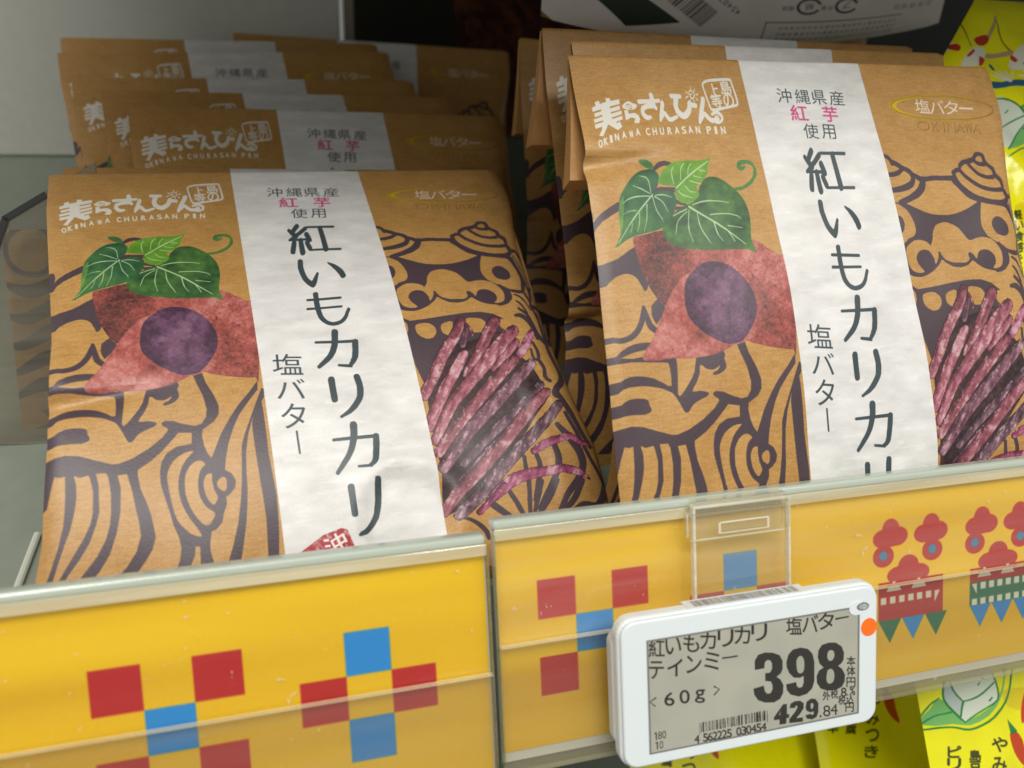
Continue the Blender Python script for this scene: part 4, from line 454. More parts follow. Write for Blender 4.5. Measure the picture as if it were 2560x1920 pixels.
ESL_P = [
('e', [213,-108,213,-106,214,-104,215,-103,232,-104,249,-104,250,-104,251,-106,250,-108,248,-108,231,-108,215,-108]),
('e', [-85,-57,-85,-56,-84,-54,-83,-54,-64,-53,-46,-53,-44,-53,-44,-55,-45,-56,-46,-57,-65,-57,-83,-58]),
('e', [-249,12,-250,11,-251,10,-252,10,-267,19,-255,32,-254,33,-253,32,-252,31,-253,30,-264,20,-250,13]),
('e', [-106,7,-107,8,-107,9,-107,11,-94,18,-107,29,-108,30,-107,32,-106,32,-105,32,-91,19,-105,8]),
('b', [-1,-13,-1,-36,8,-49,26,-52,46,-48,64,-39,72,-24,72,-3,67,7,56,14,66,22,74,38,73,58,65,71,49,77,25,73,7,64,-3,48,-5,33,22,30,25,45,31,52,40,52,45,43,45,33,41,23,26,19,26,0,39,0,44,-8,44,-23,38,-31,30,-32,25,-26,24,-13]),
('b', [82,-18,87,-36,99,-47,120,-49,140,-42,152,-28,157,-7,157,43,151,60,137,71,115,74,93,65,83,52,81,37,108,36,110,47,116,52,124,51,128,41,128,24,118,27,102,24,90,11,83,-5]),
('bg', [109,-6,110,3,112,11,116,15,119,16,123,16,127,13,129,8,130,0,130,-9,129,-17,126,-23,123,-27,119,-28,115,-27,112,-24,109,-19,109,-13]),
('b', [166,-17,168,-34,177,-46,196,-49,215,-46,231,-34,238,-17,237,1,230,10,222,14,233,24,241,40,240,58,232,70,216,75,193,73,174,64,164,48,163,30,170,17,182,12,171,0]),
('bg', [192,-17,192,-12,194,-7,197,-3,201,-2,205,-2,208,-5,211,-10,212,-15,211,-20,209,-25,206,-28,202,-29,198,-29,195,-27,193,-23]),
('bg', [190,37,190,45,192,51,195,55,200,56,205,55,209,52,211,46,212,38,211,30,209,24,205,20,201,18,197,19,193,21,191,29]),
('b', [48,115,73,86,83,87,83,113,89,114,89,123,82,123,81,137,63,136,63,123,48,122]),
('bg', [62,112,65,112,66,101]),
('b', [90,99,93,88,104,84,118,85,128,93,128,106,118,119,108,128,126,129,126,140,89,137,89,127,105,111,111,102,110,96,106,96,105,101]),
('b', [133,106,136,91,148,85,160,88,168,100,168,123,163,135,151,139,136,134,133,125,147,124,151,128,155,126,155,119,146,120,136,114]),
('bg', [147,104,147,108,148,111,151,112,153,111,154,108,155,104,154,100,152,97,150,97,148,97,147,100]),
('b', [174,132,172,133,171,134,172,136,172,137,172,137,174,138,176,138,177,136,177,134,176,134,176,133]),
('e', [-144,93,-145,93,-145,93,-145,93,-145,107,-145,121,-145,121,-145,122,-144,121,-144,121,-144,107,-144,94]),
('e', [-140,93,-140,93,-141,93,-141,93,-141,105,-141,116,-141,116,-140,117,-140,117,-139,116,-139,105,-140,93]),
('e', [-133,92,-135,92,-136,92,-137,93,-137,104,-137,116,-136,117,-135,118,-133,118,-133,116,-133,105,-133,94]),
('e', [-128,93,-129,93,-129,93,-130,93,-129,105,-129,116,-129,116,-129,117,-128,117,-128,116,-128,105,-128,94]),
('e', [-125,93,-126,93,-126,93,-126,93,-126,105,-126,116,-126,117,-125,117,-125,117,-125,116,-125,105,-125,94]),
('e', [-119,93,-120,92,-121,92,-121,93,-121,104,-121,116,-121,117,-120,117,-119,117,-118,116,-119,105,-119,94]),
('e', [-115,93,-116,93,-116,93,-116,94,-116,105,-116,116,-116,117,-115,117,-115,117,-115,116,-115,105,-115,94]),
('e', [-110,93,-111,92,-112,93,-112,93,-112,105,-112,116,-112,117,-111,117,-110,117,-110,116,-110,105,-110,94]),
('e', [-106,93,-107,93,-107,93,-107,93,-107,105,-107,116,-107,117,-106,117,-106,117,-106,116,-106,105,-106,94]),
('e', [-102,93,-102,93,-103,93,-103,93,-103,105,-103,116,-103,117,-102,117,-101,117,-101,116,-101,105,-101,94]),
('e', [-98,93,-99,92,-100,93,-100,93,-100,105,-100,116,-100,117,-99,117,-98,117,-97,116,-97,105,-98,94]),
('e', [-93,93,-93,93,-94,93,-94,94,-94,105,-94,116,-94,117,-93,117,-92,117,-92,117,-92,105,-93,94]),
('e', [-89,93,-90,93,-91,93,-91,94,-91,105,-91,116,-91,117,-90,118,-89,118,-88,117,-89,105,-89,94]),
('e', [-83,93,-84,92,-85,93,-86,93,-86,105,-85,116,-85,117,-84,118,-83,117,-83,117,-83,105,-83,94]),
('e', [-79,93,-80,92,-81,93,-81,93,-81,105,-81,116,-81,117,-80,118,-79,117,-78,117,-78,105,-79,94]),
('e', [-72,93,-73,93,-74,93,-74,94,-74,105,-73,116,-73,117,-73,117,-72,117,-72,117,-72,105,-72,94]),
('e', [-69,93,-70,93,-70,93,-70,94,-70,105,-70,116,-70,117,-69,117,-69,117,-69,117,-69,105,-69,94]),
('e', [-63,93,-64,93,-65,93,-65,94,-65,105,-65,117,-65,117,-64,118,-63,118,-62,117,-63,106,-63,94]),
('e', [-59,93,-60,93,-61,93,-61,94,-61,105,-61,116,-60,117,-59,118,-58,118,-58,117,-58,106,-58,94]),
('e', [-54,93,-55,93,-56,93,-56,94,-56,105,-56,116,-56,117,-55,118,-54,118,-53,117,-54,106,-54,94]),
('e', [-49,94,-49,93,-50,93,-50,94,-50,105,-50,117,-50,117,-49,118,-48,117,-48,117,-48,106,-49,94]),
('e', [-42,93,-44,92,-45,92,-46,94,-46,105,-45,116,-45,118,-43,119,-42,118,-41,117,-41,106,-41,94]),
('e', [-35,93,-36,92,-38,92,-38,94,-38,105,-38,117,-38,118,-36,119,-34,119,-34,117,-34,106,-34,94]),
('e', [-27,94,-28,93,-28,93,-29,94,-28,105,-28,117,-28,117,-28,118,-27,117,-27,117,-27,106,-27,94]),
('e', [-24,93,-25,93,-26,93,-26,94,-26,105,-26,117,-25,118,-24,118,-23,118,-23,117,-23,106,-23,94]),
('e', [-18,94,-19,93,-19,94,-20,94,-19,105,-19,117,-19,117,-18,118,-18,118,-18,117,-18,106,-18,94]),
('e', [-15,94,-16,94,-16,94,-16,94,-16,106,-16,117,-16,118,-15,118,-15,118,-14,117,-15,106,-15,94]),
('e', [-9,93,-10,93,-11,93,-11,94,-11,105,-11,117,-10,118,-9,118,-8,118,-8,117,-8,106,-8,94]),
('e', [-2,93,-3,93,-4,93,-4,94,-4,105,-4,117,-3,118,-2,118,-1,118,-1,117,-1,106,-1,94]),
('e', [2,94,2,93,1,94,1,94,1,106,1,117,2,118,2,118,3,118,3,117,3,106,3,94]),
('e', [7,93,5,92,4,93,3,94,3,105,3,117,4,118,6,119,7,119,8,118,8,106,7,95]),
('e', [13,93,11,92,10,93,9,94,9,106,10,117,10,119,12,119,13,119,14,118,14,106,13,95]),
('e', [19,94,19,94,18,94,18,94,18,106,18,117,18,118,19,118,20,118,20,117,20,106,19,94]),
('e', [25,93,23,92,22,93,21,94,21,105,21,117,22,118,24,119,25,119,26,118,26,106,25,95]),
('e', [31,94,31,94,30,94,30,94,30,108,30,122,30,123,31,123,32,123,32,123,32,109,31,95]),
('e', [-252,95,-253,95,-254,95,-254,96,-254,105,-254,114,-253,115,-252,115,-252,115,-251,114,-251,105,-251,96]),
('e', [-258,98,-258,99,-257,100,-256,99,-254,98,-252,97,-251,96,-252,95,-252,95,-253,95,-255,96,-258,98]),
('e', [-249,119,-250,119,-251,119,-252,120,-252,128,-252,137,-251,138,-250,139,-249,139,-249,138,-249,129,-249,120]),
('e', [-256,122,-255,123,-255,123,-254,123,-252,122,-250,121,-249,120,-249,119,-250,119,-251,119,-253,120,-255,121])]
ESL_G = [('e', '紅', (-2.456, -1.066, 0.379, 0.061, -0.011, 0.413)), ('e', 'い', (-2.054, -1.062, 0.383, 0.062, -0.01, 0.415)), ('e', 'も', (-1.61, -1.046, 0.388, 0.062, -0.009, 0.418)), ('e', 'カ', (-1.189, -1.049, 0.392, 0.063, -0.008, 0.42)), ('e', 'リ', (-0.75, -1.036, 0.397, 0.063, -0.007, 0.422)), ('e', 'カ', (-0.321, -1.038, 0.401, 0.063, -0.005, 0.425)), ('e', 'リ', (0.114, -1.041, 0.406, 0.064, -0.004, 0.427)), ('e', '塩', (1.027, -1.057, 0.415, 0.064, -0.001, 0.432)), ('e', 'バ', (1.46, -1.048, 0.42, 0.065, -0.0, 0.434)), ('e', 'タ', (1.882, -1.047, 0.425, 0.065, 0.001, 0.436)), ('e', 'テ', (-2.479, -0.548, 0.366, 0.062, -0.011, 0.416)), ('e', 'ィ', (-2.024, -0.532, 0.371, 0.062, -0.01, 0.419)), ('e', 'ン', (-1.554, -0.527, 0.375, 0.063, -0.009, 0.421)), ('e', 'ミ', (-1.105, -0.536, 0.38, 0.063, -0.008, 0.424)), ('e', '6', (-2.179, 0.206, 0.243, 0.043, -0.008, 0.324)), ('e', '0', (-1.802, 0.217, 0.245, 0.044, -0.007, 0.325)), ('e', 'g', (-1.419, 0.271, 0.248, 0.044, -0.007, 0.327)), ('h', '8', (1.911, 1.245, 0.198, 0.036, 0.001, 0.285)), ('h', '4', (2.112, 1.245, 0.199, 0.036, 0.001, 0.286)), ('e', '本', (2.574, 0.076, 0.242, 0.04, 0.002, 0.244)), ('e', '体', (2.576, 0.332, 0.242, 0.041, 0.002, 0.245)), ('e', '円', (2.578, 0.623, 0.243, 0.042, 0.002, 0.246)), ('e', '外', (1.899, 0.853, 0.198, 0.035, 0.001, 0.233)), ('e', '税', (2.116, 0.841, 0.199, 0.035, 0.001, 0.233)), ('e', '8', (2.377, 0.848, 0.148, 0.026, 0.001, 0.234)), ('e', '%', (2.619, 0.849, 0.149, 0.026, 0.002, 0.235)), ('e', '税', (2.329, 1.044, 0.2, 0.036, 0.001, 0.235)), ('e', '込', (2.549, 1.038, 0.201, 0.036, 0.002, 0.235)), ('e', '円', (2.544, 1.27, 0.227, 0.041, 0.002, 0.236)), ('e', '4', (-1.514, 1.317, 0.123, 0.024, -0.004, 0.202)), ('e', '5', (-1.298, 1.319, 0.124, 0.024, -0.004, 0.202)), ('e', '6', (-1.177, 1.321, 0.124, 0.024, -0.004, 0.203)), ('e', '2', (-1.055, 1.322, 0.125, 0.024, -0.004, 0.203)), ('e', '2', (-0.933, 1.323, 0.125, 0.024, -0.003, 0.203)), ('e', '2', (-0.811, 1.324, 0.125, 0.024, -0.003, 0.204)), ('e', '5', (-0.688, 1.326, 0.126, 0.024, -0.003, 0.204)), ('e', '0', (-0.441, 1.328, 0.127, 0.024, -0.003, 0.204)), ('e', '3', (-0.311, 1.33, 0.127, 0.024, -0.003, 0.205)), ('e', '0', (-0.181, 1.331, 0.127, 0.024, -0.002, 0.205)), ('e', '4', (-0.05, 1.333, 0.128, 0.024, -0.002, 0.205)), ('e', '5', (0.082, 1.334, 0.128, 0.024, -0.002, 0.206)), ('e', '4', (0.213, 1.335, 0.129, 0.024, -0.002, 0.206)), ('e0', '8', (-2.434, 1.045, 0.091, 0.017, -0.005, 0.187)), ('e0', '0', (-2.33, 1.048, 0.092, 0.018, -0.005, 0.188)), ('e0', '0', (-2.405, 1.285, 0.092, 0.018, -0.005, 0.188))]
ESL = dict(pl=ESL_P, gl=ESL_G)
# where each packet leans: rotation vector, upper left corner, curvature
POSE = {
'L1': [-0.7962, -0.0696, 0.0884, -2.1791, 9.0809, 11.4511, -0.0093, 0.004],
'R1': [-0.3258, -0.0219, 0.0223, 11.907, 3.0413, 13.4617, -0.0044, 0.0024],
'L2': [-0.7969, -0.0853, 0.1456, -2.3398, 11.4063, 12.0706, -0.0046, 0.002],
'L3': [-0.5153, -0.0471, 0.1065, -0.6953, 13.6615, 14.6066, -0.0046, 0.002],
'L4': [-0.5596, -0.0998, 0.1583, -1.9428, 15.6688, 15.6302, -0.0023, 0.001],
'L5': [-0.5075, -0.0853, 0.1121, -3.4653, 18.2465, 16.7989, -0.0023, 0.001],
'L6': [-0.4352, -0.1032, 0.1038, -4.3125, 20.0048, 18.2381, -0.0023, 0.001],
'L7': [-0.5129, -0.0836, 0.0938, -4.6548, 22.1744, 19.5569, -0.0023, 0.001],
'M': [-0.2098, 0.044, -0.0383, 2.3683, 25.2972, 21.0993, -0.0022, 0.0012],
'R2': [-0.1069, -0.055, 0.1129, 12.2613, 3.792, 14.0766, -0.0022, 0.0012],
'R3': [-0.0467, -0.0171, 0.0515, 12.1825, 6.0765, 15.1897, -0.0022, 0.0012],
'R4': [-0.0268, 0.0461, 0.0506, 13.0491, 11.3648, 16.704, -0.0011, 0.0006],
'D1': [-0.2, 0.0, 0.15, 13.8001, 27.0, 26.5942, -0.0046, 0.002],
'Y1': [-0.3258, -0.0219, 0.0223, 26.0956, 6.5, 16.9935, 0.0, 0.0],
'Y2': [-0.25, 0.0, 0.0, 22.6491, 3.2, -3.7107, 0.0, 0.0],
'Y3': [-0.25, 0.0, 0.0, 21.9141, 8.0, -4.5497],
'Y4': [-0.25, 0.1, 0.05, 15.41, 9.0, -4.8923],
'T1': [0.35, 0.0, 0.02, 13.7753, 11.0, 17.3315],
'S1': [0.0, 0.0, 0.0, -3.8778, 10.1175, 9.9534, 0.0, 0.0]}
PLATE = {'P0': [-4.588, 9.367, 3.589], 'out': [(0.596, 5.536), (1.048, 6.662), (2.207, 7.369), (3.663, 8.242), (2.906, -0.261), (0.0, 0.0)]}
RODP = [[-2.5, 4.122, 0.575], [-2.419, 5.805, 1.547]]
# ---------------------------------------------------------------- scene helpers
def lin(c):
    return tuple(((v / 255) / 12.92 if v / 255 <= .04045 else ((v / 255 + .055) / 1.055) ** 2.4) for v in c) + (1.,)
def mat(name, col, rough=.5, spec=.5, bump=0, bscale=60, metal=0, var=0, coat=0):
    m = bpy.data.materials.new(name); m.use_nodes = True; nt = m.node_tree; b = nt.nodes['Principled BSDF']
    b.inputs['Base Color'].default_value = lin(col); b.inputs['Roughness'].default_value = rough
    b.inputs['Specular IOR Level'].default_value = spec; b.inputs['Metallic'].default_value = metal
    b.inputs['Coat Weight'].default_value = coat; b.inputs['Coat Roughness'].default_value = .12
    tc = nt.nodes.new('ShaderNodeTexCoord')
    if var:
        n = nt.nodes.new('ShaderNodeTexNoise'); n.inputs['Scale'].default_value = bscale * .35; n.inputs['Detail'].default_value = 5
        nt.links.new(tc.outputs['Object'], n.inputs['Vector'])
        mx = nt.nodes.new('ShaderNodeMix'); mx.data_type = 'RGBA'
        mx.inputs[6].default_value = lin([max(0, v * (1 - var)) for v in col]); mx.inputs[7].default_value = lin([min(255, v * (1 + var * .6)) for v in col])
        nt.links.new(n.outputs['Fac'], mx.inputs[0]); nt.links.new(mx.outputs[2], b.inputs['Base Color'])
    if bump:
        n = nt.nodes.new('ShaderNodeTexNoise'); n.inputs['Scale'].default_value = bscale; n.inputs['Detail'].default_value = 4
        nt.links.new(tc.outputs['Object'], n.inputs['Vector'])
        bp = nt.nodes.new('ShaderNodeBump'); bp.inputs['Strength'].default_value = bump; bp.inputs['Distance'].default_value = .001
        nt.links.new(n.outputs['Fac'], bp.inputs['Height']); nt.links.new(bp.outputs[0], b.inputs['Normal'])
    return m
def make_image(name, a):
    h, w_ = a.shape[:2]; im = bpy.data.images.new(name, w_, h)
    px = np.ones((h, w_, 4), np.float32); px[..., :3] = (a if a.ndim == 3 else a[..., None])[::-1]
    im.pixels.foreach_set(px.ravel()); im.update(); im.pack(); return im
def img_mat(name, im, rough=.5, spec=.4, bump=.15, bscale=900, bim=None, coat=0, wrinkle=0, wscale=25, sheen=0):
    m = mat(name, (128, 128, 128), rough, spec, 0, coat=coat); nt = m.node_tree; b = nt.nodes['Principled BSDF']
    t = nt.nodes.new('ShaderNodeTexImage'); t.image = im; t.extension = 'EXTEND'; t.interpolation = 'Cubic'
    nt.links.new(t.outputs[0], b.inputs['Base Color'])
    tc = nt.nodes.new('ShaderNodeTexCoord'); n = nt.nodes.new('ShaderNodeTexNoise'); n.inputs['Scale'].default_value = bscale; n.inputs['Detail'].default_value = 3
    nt.links.new(tc.outputs['Object'], n.inputs['Vector'])
    bp = nt.nodes.new('ShaderNodeBump'); bp.inputs['Strength'].default_value = bump; bp.inputs['Distance'].default_value = .0004
    nt.links.new(n.outputs['Fac'], bp.inputs['Height']); last = bp
    if wrinkle:
        n2 = nt.nodes.new('ShaderNodeTexNoise'); n2.inputs['Scale'].default_value = wscale; n2.inputs['Detail'].default_value = 3
        nt.links.new(tc.outputs['Object'], n2.inputs['Vector'])
        b2 = nt.nodes.new('ShaderNodeBump'); b2.inputs['Strength'].default_value = wrinkle; b2.inputs['Distance'].default_value = .006
        nt.links.new(n2.outputs['Fac'], b2.inputs['Height']); nt.links.new(last.outputs[0], b2.inputs['Normal']); last = b2
    if bim is not None:
        t2 = nt.nodes.new('ShaderNodeTexImage'); t2.image = bim; bim.colorspace_settings.name = 'Non-Color'
        b3 = nt.nodes.new('ShaderNodeBump'); b3.inputs['Strength'].default_value = .6; b3.inputs['Distance'].default_value = .0008
        nt.links.new(t2.outputs[0], b3.inputs['Height']); nt.links.new(last.outputs[0], b3.inputs['Normal']); last = b3
    nt.links.new(last.outputs[0], b.inputs['Normal']); return m
def clear_mat(name, tint, haze, gloss=1.0, rough=.06, hcol=(225, 225, 215), scratch=0.0):
    """clear plastic: see-through, with a thin Fresnel shine and a little milky haze (dust and scratches, and a painted reflection on the right rail)"""
    m = bpy.data.materials.new(name); m.use_nodes = True; nt = m.node_tree; nt.nodes.clear()
    o = nt.nodes.new('ShaderNodeOutputMaterial'); tr = nt.nodes.new('ShaderNodeBsdfTransparent'); tr.inputs[0].default_value = (*tint, 1)
    df = nt.nodes.new('ShaderNodeBsdfDiffuse'); df.inputs[0].default_value = lin(hcol)
    gl = nt.nodes.new('ShaderNodeBsdfGlossy'); gl.inputs['Roughness'].default_value = rough
    m1 = nt.nodes.new('ShaderNodeMixShader'); m2 = nt.nodes.new('ShaderNodeMixShader')
    lw = nt.nodes.new('ShaderNodeLayerWeight'); lw.inputs[0].default_value = .5
    pw = nt.nodes.new('ShaderNodeMath'); pw.operation = 'POWER'; pw.inputs[1].default_value = 5; nt.links.new(lw.outputs['Facing'], pw.inputs[0])
    sc = nt.nodes.new('ShaderNodeMath'); sc.operation = 'MULTIPLY_ADD'; sc.inputs[1].default_value = .9 * gloss; sc.inputs[2].default_value = .05 * gloss; nt.links.new(pw.outputs[0], sc.inputs[0])
    ge = nt.nodes.new('ShaderNodeNewGeometry'); bf = nt.nodes.new('ShaderNodeMath'); bf.operation = 'SUBTRACT'; bf.inputs[0].default_value = 1; nt.links.new(ge.outputs['Backfacing'], bf.inputs[1])
    mu = nt.nodes.new('ShaderNodeMath'); mu.operation = 'MULTIPLY'; nt.links.new(sc.outputs[0], mu.inputs[0]); nt.links.new(bf.outputs[0], mu.inputs[1])
    tc = nt.nodes.new('ShaderNodeTexCoord'); mp = nt.nodes.new('ShaderNodeMapping'); mp.inputs['Scale'].default_value = (12, 60, 160)
    n = nt.nodes.new('ShaderNodeTexNoise'); n.inputs['Scale'].default_value = 1.5; n.inputs['Detail'].default_value = 5
    nt.links.new(tc.outputs['Object'], mp.inputs[0]); nt.links.new(mp.outputs[0], n.inputs['Vector'])
    mr = nt.nodes.new('ShaderNodeMapRange'); mr.inputs[1].default_value = .3; mr.inputs[2].default_value = .75
    mr.inputs[3].default_value = haze * .55; mr.inputs[4].default_value = haze * 1.45; nt.links.new(n.outputs['Fac'], mr.inputs[0])
    vo = nt.nodes.new('ShaderNodeTexNoise'); vo.inputs['Scale'].default_value = 420; nt.links.new(tc.outputs['Object'], vo.inputs['Vector'])
    cr = nt.nodes.new('ShaderNodeMapRange'); cr.inputs[1].default_value = .735; cr.inputs[2].default_value = .77; cr.inputs[4].default_value = scratch
    nt.links.new(vo.outputs['Fac'], cr.inputs[0])
    ad = nt.nodes.new('ShaderNodeMath'); ad.operation = 'ADD'; ad.use_clamp = True
    nt.links.new(mr.outputs[0], ad.inputs[0]); nt.links.new(cr.outputs[0], ad.inputs[1])
    nt.links.new(ad.outputs[0], m1.inputs[0]); nt.links.new(tr.outputs[0], m1.inputs[1]); nt.links.new(df.outputs[0], m1.inputs[2])
    nt.links.new(mu.outputs[0], m2.inputs[0]); nt.links.new(m1.outputs[0], m2.inputs[1]); nt.links.new(gl.outputs[0], m2.inputs[2])
    nt.links.new(m2.outputs[0], o.inputs[0]); return m
def mesh_obj(name, verts, faces, m, parent=None, uvs=None, smooth=False, mw=None):
    me = bpy.data.meshes.new(name); me.from_pydata([tuple(v) for v in verts], [], faces)
    if uvs is not None:
        l = me.uv_layers.new(name='UVMap')
        for lp in me.loops: l.data[lp.index].uv = uvs[lp.vertex_index]
    me.materials.append(m); me.update()
    if smooth: me.polygons.foreach_set('use_smooth', [True] * len(me.polygons))
    o = bpy.data.objects.new(name, me); C.objects.link(o)
    if parent is not None: o.parent = parent
    elif mw is not None: o.matrix_world = mw
    return o
def bm_obj(name, bm, m, parent=None, mw=None, smooth=False):
    me = bpy.data.meshes.new(name); bmesh.ops.recalc_face_normals(bm, faces=bm.faces); bm.to_mesh(me); bm.free(); me.materials.append(m)
    if smooth: me.polygons.foreach_set('use_smooth', [True] * len(me.polygons))
    o = bpy.data.objects.new(name, me); C.objects.link(o)
    if parent is not None: o.parent = parent
    elif mw is not None: o.matrix_world = mw
    return o
def box_bm(x0, x1, y0, y1, z0, z1, bev=0, seg=2, s=U):
    bm = bmesh.new(); r = bmesh.ops.create_cube(bm, size=1)
    for v in bm.verts: v.co = Vector(((x0 + x1) / 2 + v.co.x * (x1 - x0), (y0 + y1) / 2 + v.co.y * (y1 - y0), (z0 + z1) / 2 + v.co.z * (z1 - z0))) * s
    if bev: bmesh.ops.bevel(bm, geom=bm.edges[:], offset=bev * s, segments=seg, affect='EDGES', profile=.5)
    return bm
def root(name, mw):
    o = bpy.data.objects.new(name, None); o.empty_display_size = .01; C.objects.link(o); o.matrix_world = mw; return o
def tag(o, label, cat, group=None):
    o['label'] = label; o['category'] = cat
    if group: o['group'] = group
    return o
def structure(o): o['kind'] = 'structure'; return o
def copy_tree(o):
    c = o.copy(); C.objects.link(c)
    for ch in o.children:
        d = ch.copy(); C.objects.link(d); d.parent = c; d.matrix_parent_inverse = ch.matrix_parent_inverse.copy()
    return c
# glyph outlines of the built-in font, normalised to their own box
_gl = {}
def glyph_outline(ch):
    if ch in _gl: return _gl[ch]
    cu = bpy.data.curves.new('g', 'FONT'); cu.body = ch; cu.resolution_u = 6; cu.fill_mode = 'NONE'
    o = bpy.data.objects.new('g', cu); C.objects.link(o)
    dg = bpy.context.evaluated_depsgraph_get(); me = o.evaluated_get(dg).to_mesh()
    co = [(v.co.x, v.co.y) for v in me.vertices]; adj = {}
    for e in me.edges:
        a, b = e.vertices; adj.setdefault(a, []).append(b); adj.setdefault(b, []).append(a)
    seen = set(); loops = []
    for e in me.edges:
        a, b = e.vertices
        if a in seen: continue
        l = [a]; seen.add(a); cur = b
        while cur not in seen:
            seen.add(cur); l.append(cur); nx = [q for q in adj[cur] if q not in seen]
            if not nx: break
            cur = nx[0]
        # keep the direction of the source edges so that holes keep their winding
        loops.append(np.array([co[i] for i in l]))
    o.evaluated_get(dg).to_mesh_clear(); bpy.data.objects.remove(o); bpy.data.curves.remove(cu)
    if loops:
        al = np.vstack(loops); mn, mx = al.min(0), al.max(0); d = np.maximum(mx - mn, 1e-4)
        loops = [np.c_[(l[:, 0] - mn[0]) / d[0], 1 - (l[:, 1] - mn[1]) / d[1]] for l in loops]
    _gl[ch] = loops; return loops
def put_glyphs(img, glyphs, px, org, cols, bold=()):
    H, W = img.shape[:2]
    for k, ch, (u, v, xu, xv, yu, yv) in glyphs:
        ls = []
        for l in glyph_outline(ch):
            q = np.c_[u + (l[:, 0] - .5) * xu + (l[:, 1] - .5) * yu, v + (l[:, 0] - .5) * xv + (l[:, 1] - .5) * yv]
            ls.append((q - org) * px)
        m = ras(ls, H, W)
        if k in bold: m = np.clip(box(m, 1) * 2.4, 0, 1)
        over(img, m, cols[k])
# ---------------------------------------------------------------- the setting: shelf deck, back wall, unseen shading shelf above
FLOOR_Z = T((5, 2, -.75)).z
M_deck = mat('deck_paint', (126, 132, 120), .38, .4, .06, 400, var=.06)
M_wall = mat('wall_paint', (206, 205, 196), .55, .3, .05, 500, var=.04)
M_dark = mat('dark_steel', (46, 44, 38), .5, .3, .1, 200, var=.1)
def wbox(name, a, b, m, bev=.0008):
    bm = box_bm(a[0], b[0], a[1], b[1], a[2], b[2], 0, s=1)
    bmesh.ops.bevel(bm, geom=bm.edges[:], offset=bev, segments=1, affect='EDGES'); return bm_obj(name, bm, m)
structure(wbox('floor', (-.6, .025, FLOOR_Z - .014), (.9, .499, FLOOR_Z), M_deck))
structure(wbox('ground', (-1.2, -1.6, -.9), (1.6, .8, -.88), mat('vinyl', (150, 146, 136), .4)))
structure(wbox('back_wall', (-.6, .405, FLOOR_Z + .0005), (.0897, .42, .52), M_wall))
structure(wbox('back_wall', (.105, .50, FLOOR_Z + .0005), (.9, .515, .52), M_dark))
structure(wbox('shading_shelf', (-.10, SHADE_EDGE_Y, .285), (.9, .62, .30), mat('shelf_underside', (120, 116, 104), .5)))  # unseen upper shelf, its edges shaped to set where lamplight reaches
def lower_deck():
    structure(wbox('floor', (-.6, .03, -.42), (.9, .55, -.405), M_deck))
lower_deck()
up = tag(wbox('shelf_upright', (.0925, .41, FLOOR_Z + .0005), (.0985, .44, .52), mat('upright_paint', (150, 146, 130), .4)), 'slim pale grey shelf upright at the end of the grey back panel', 'upright')
# ---------------------------------------------------------------- kraft snack packets
art, art_bump = front_art(ART, GLYPHS, glyph_outline)
IM_front = make_image('packet_front_print', art); IM_bump = make_image('packet_emboss', art_bump)
def gusset_art(W=320, H=1400):
    fine = noise(H, W, 2.2, 5); img = ramp(.5 + (fine - .5) * .5 + (fbm(H, W, 60, 2) - .5) * .3, [(148, 103, 50), (170, 125, 66), (188, 144, 84), (203, 161, 102)])
    d = np.array([74, 60, 66]) / 255.
    yy, xx = np.mgrid[0:H, 0:W]; x = xx / W; y = yy / H * 14
    def arc(cx, cy, r, w_, part=None):
        q = np.abs(np.hypot((x - cx) * 3, y - cy) - r) < w_ / 2
        return q & part if part is not None else q
    m = arc(.35, 4.1, .95, .22) | arc(.95, 3.6, 1.0, .25)
    for k in range(5):
        c = 5.4 + k * 1.05; b = c + .28 * np.sin((x + .12 * k) * 5.5)
        m |= (np.abs(y - b) < .13 + .16 * np.sin(np.clip(x * 1.15, 0, 1) * 3.14)) & (x < .93 - .1 * (k % 2))
    fan = (y > 10.3) & (y < 12.6); ang = np.arctan2((x - .9) * 3, 12.6 - y)
    m |= fan & (np.sin(ang * 9) > .15)
    m |= (np.hypot((x - .5) * 3, y - 12.7) < 1.9) & (np.hypot((x - .5) * 3, y - 12.7) > 1.55) & (y < 12.6)
    over(img, box(m.astype(np.float32), 1), d)
    ls = []
    for i, ch in enumerate('紙プラ'):
        put_glyphs(img, [('w', ch, (40 + i * 95, 1335, 44, 0, 0, 50))], 1, (0, 0), dict(w=(.80, .78, .72)))
    return img
IM_gus = make_image('packet_side_print', gusset_art())
M_front = img_mat('printed_kraft', IM_front, .42, .52, .12, 1500, IM_bump, wrinkle=.08, wscale=24)
M_gus = img_mat('printed_kraft_side', IM_gus, .5, .4, .25, 1500)
M_kraft = mat('plain_kraft', (178, 130, 74), .5, .4, .2, 1500, var=.07)
TH0 = np.linspace(0, 1, 25)[:-1] + 1 / 48
def prof(v, a, b):
    vv = v[..., None] * TH0; th = a * vv + b * vv * vv
    return np.sin(th).mean(-1) * v, np.cos(th).mean(-1) * v
VL = [0, 1.7, 4.7, 6.8, 8.3, 8.45, 9.6, 10.4, 11.8, 12.7, 14.5]
UL = [.03, .03, .2, .3, .28, .22, .19, .12, 0, -.2, -.3]
UL_R = [.0, -.06, -.14, -.27, -.33, -.34, -.36, -.36, -.33, -.34, -.34]
HB = 14.2
def sstep(x, a, b): x = np.clip((x - a) / (b - a), 0, 1); return x * x * (3 - 2 * x)
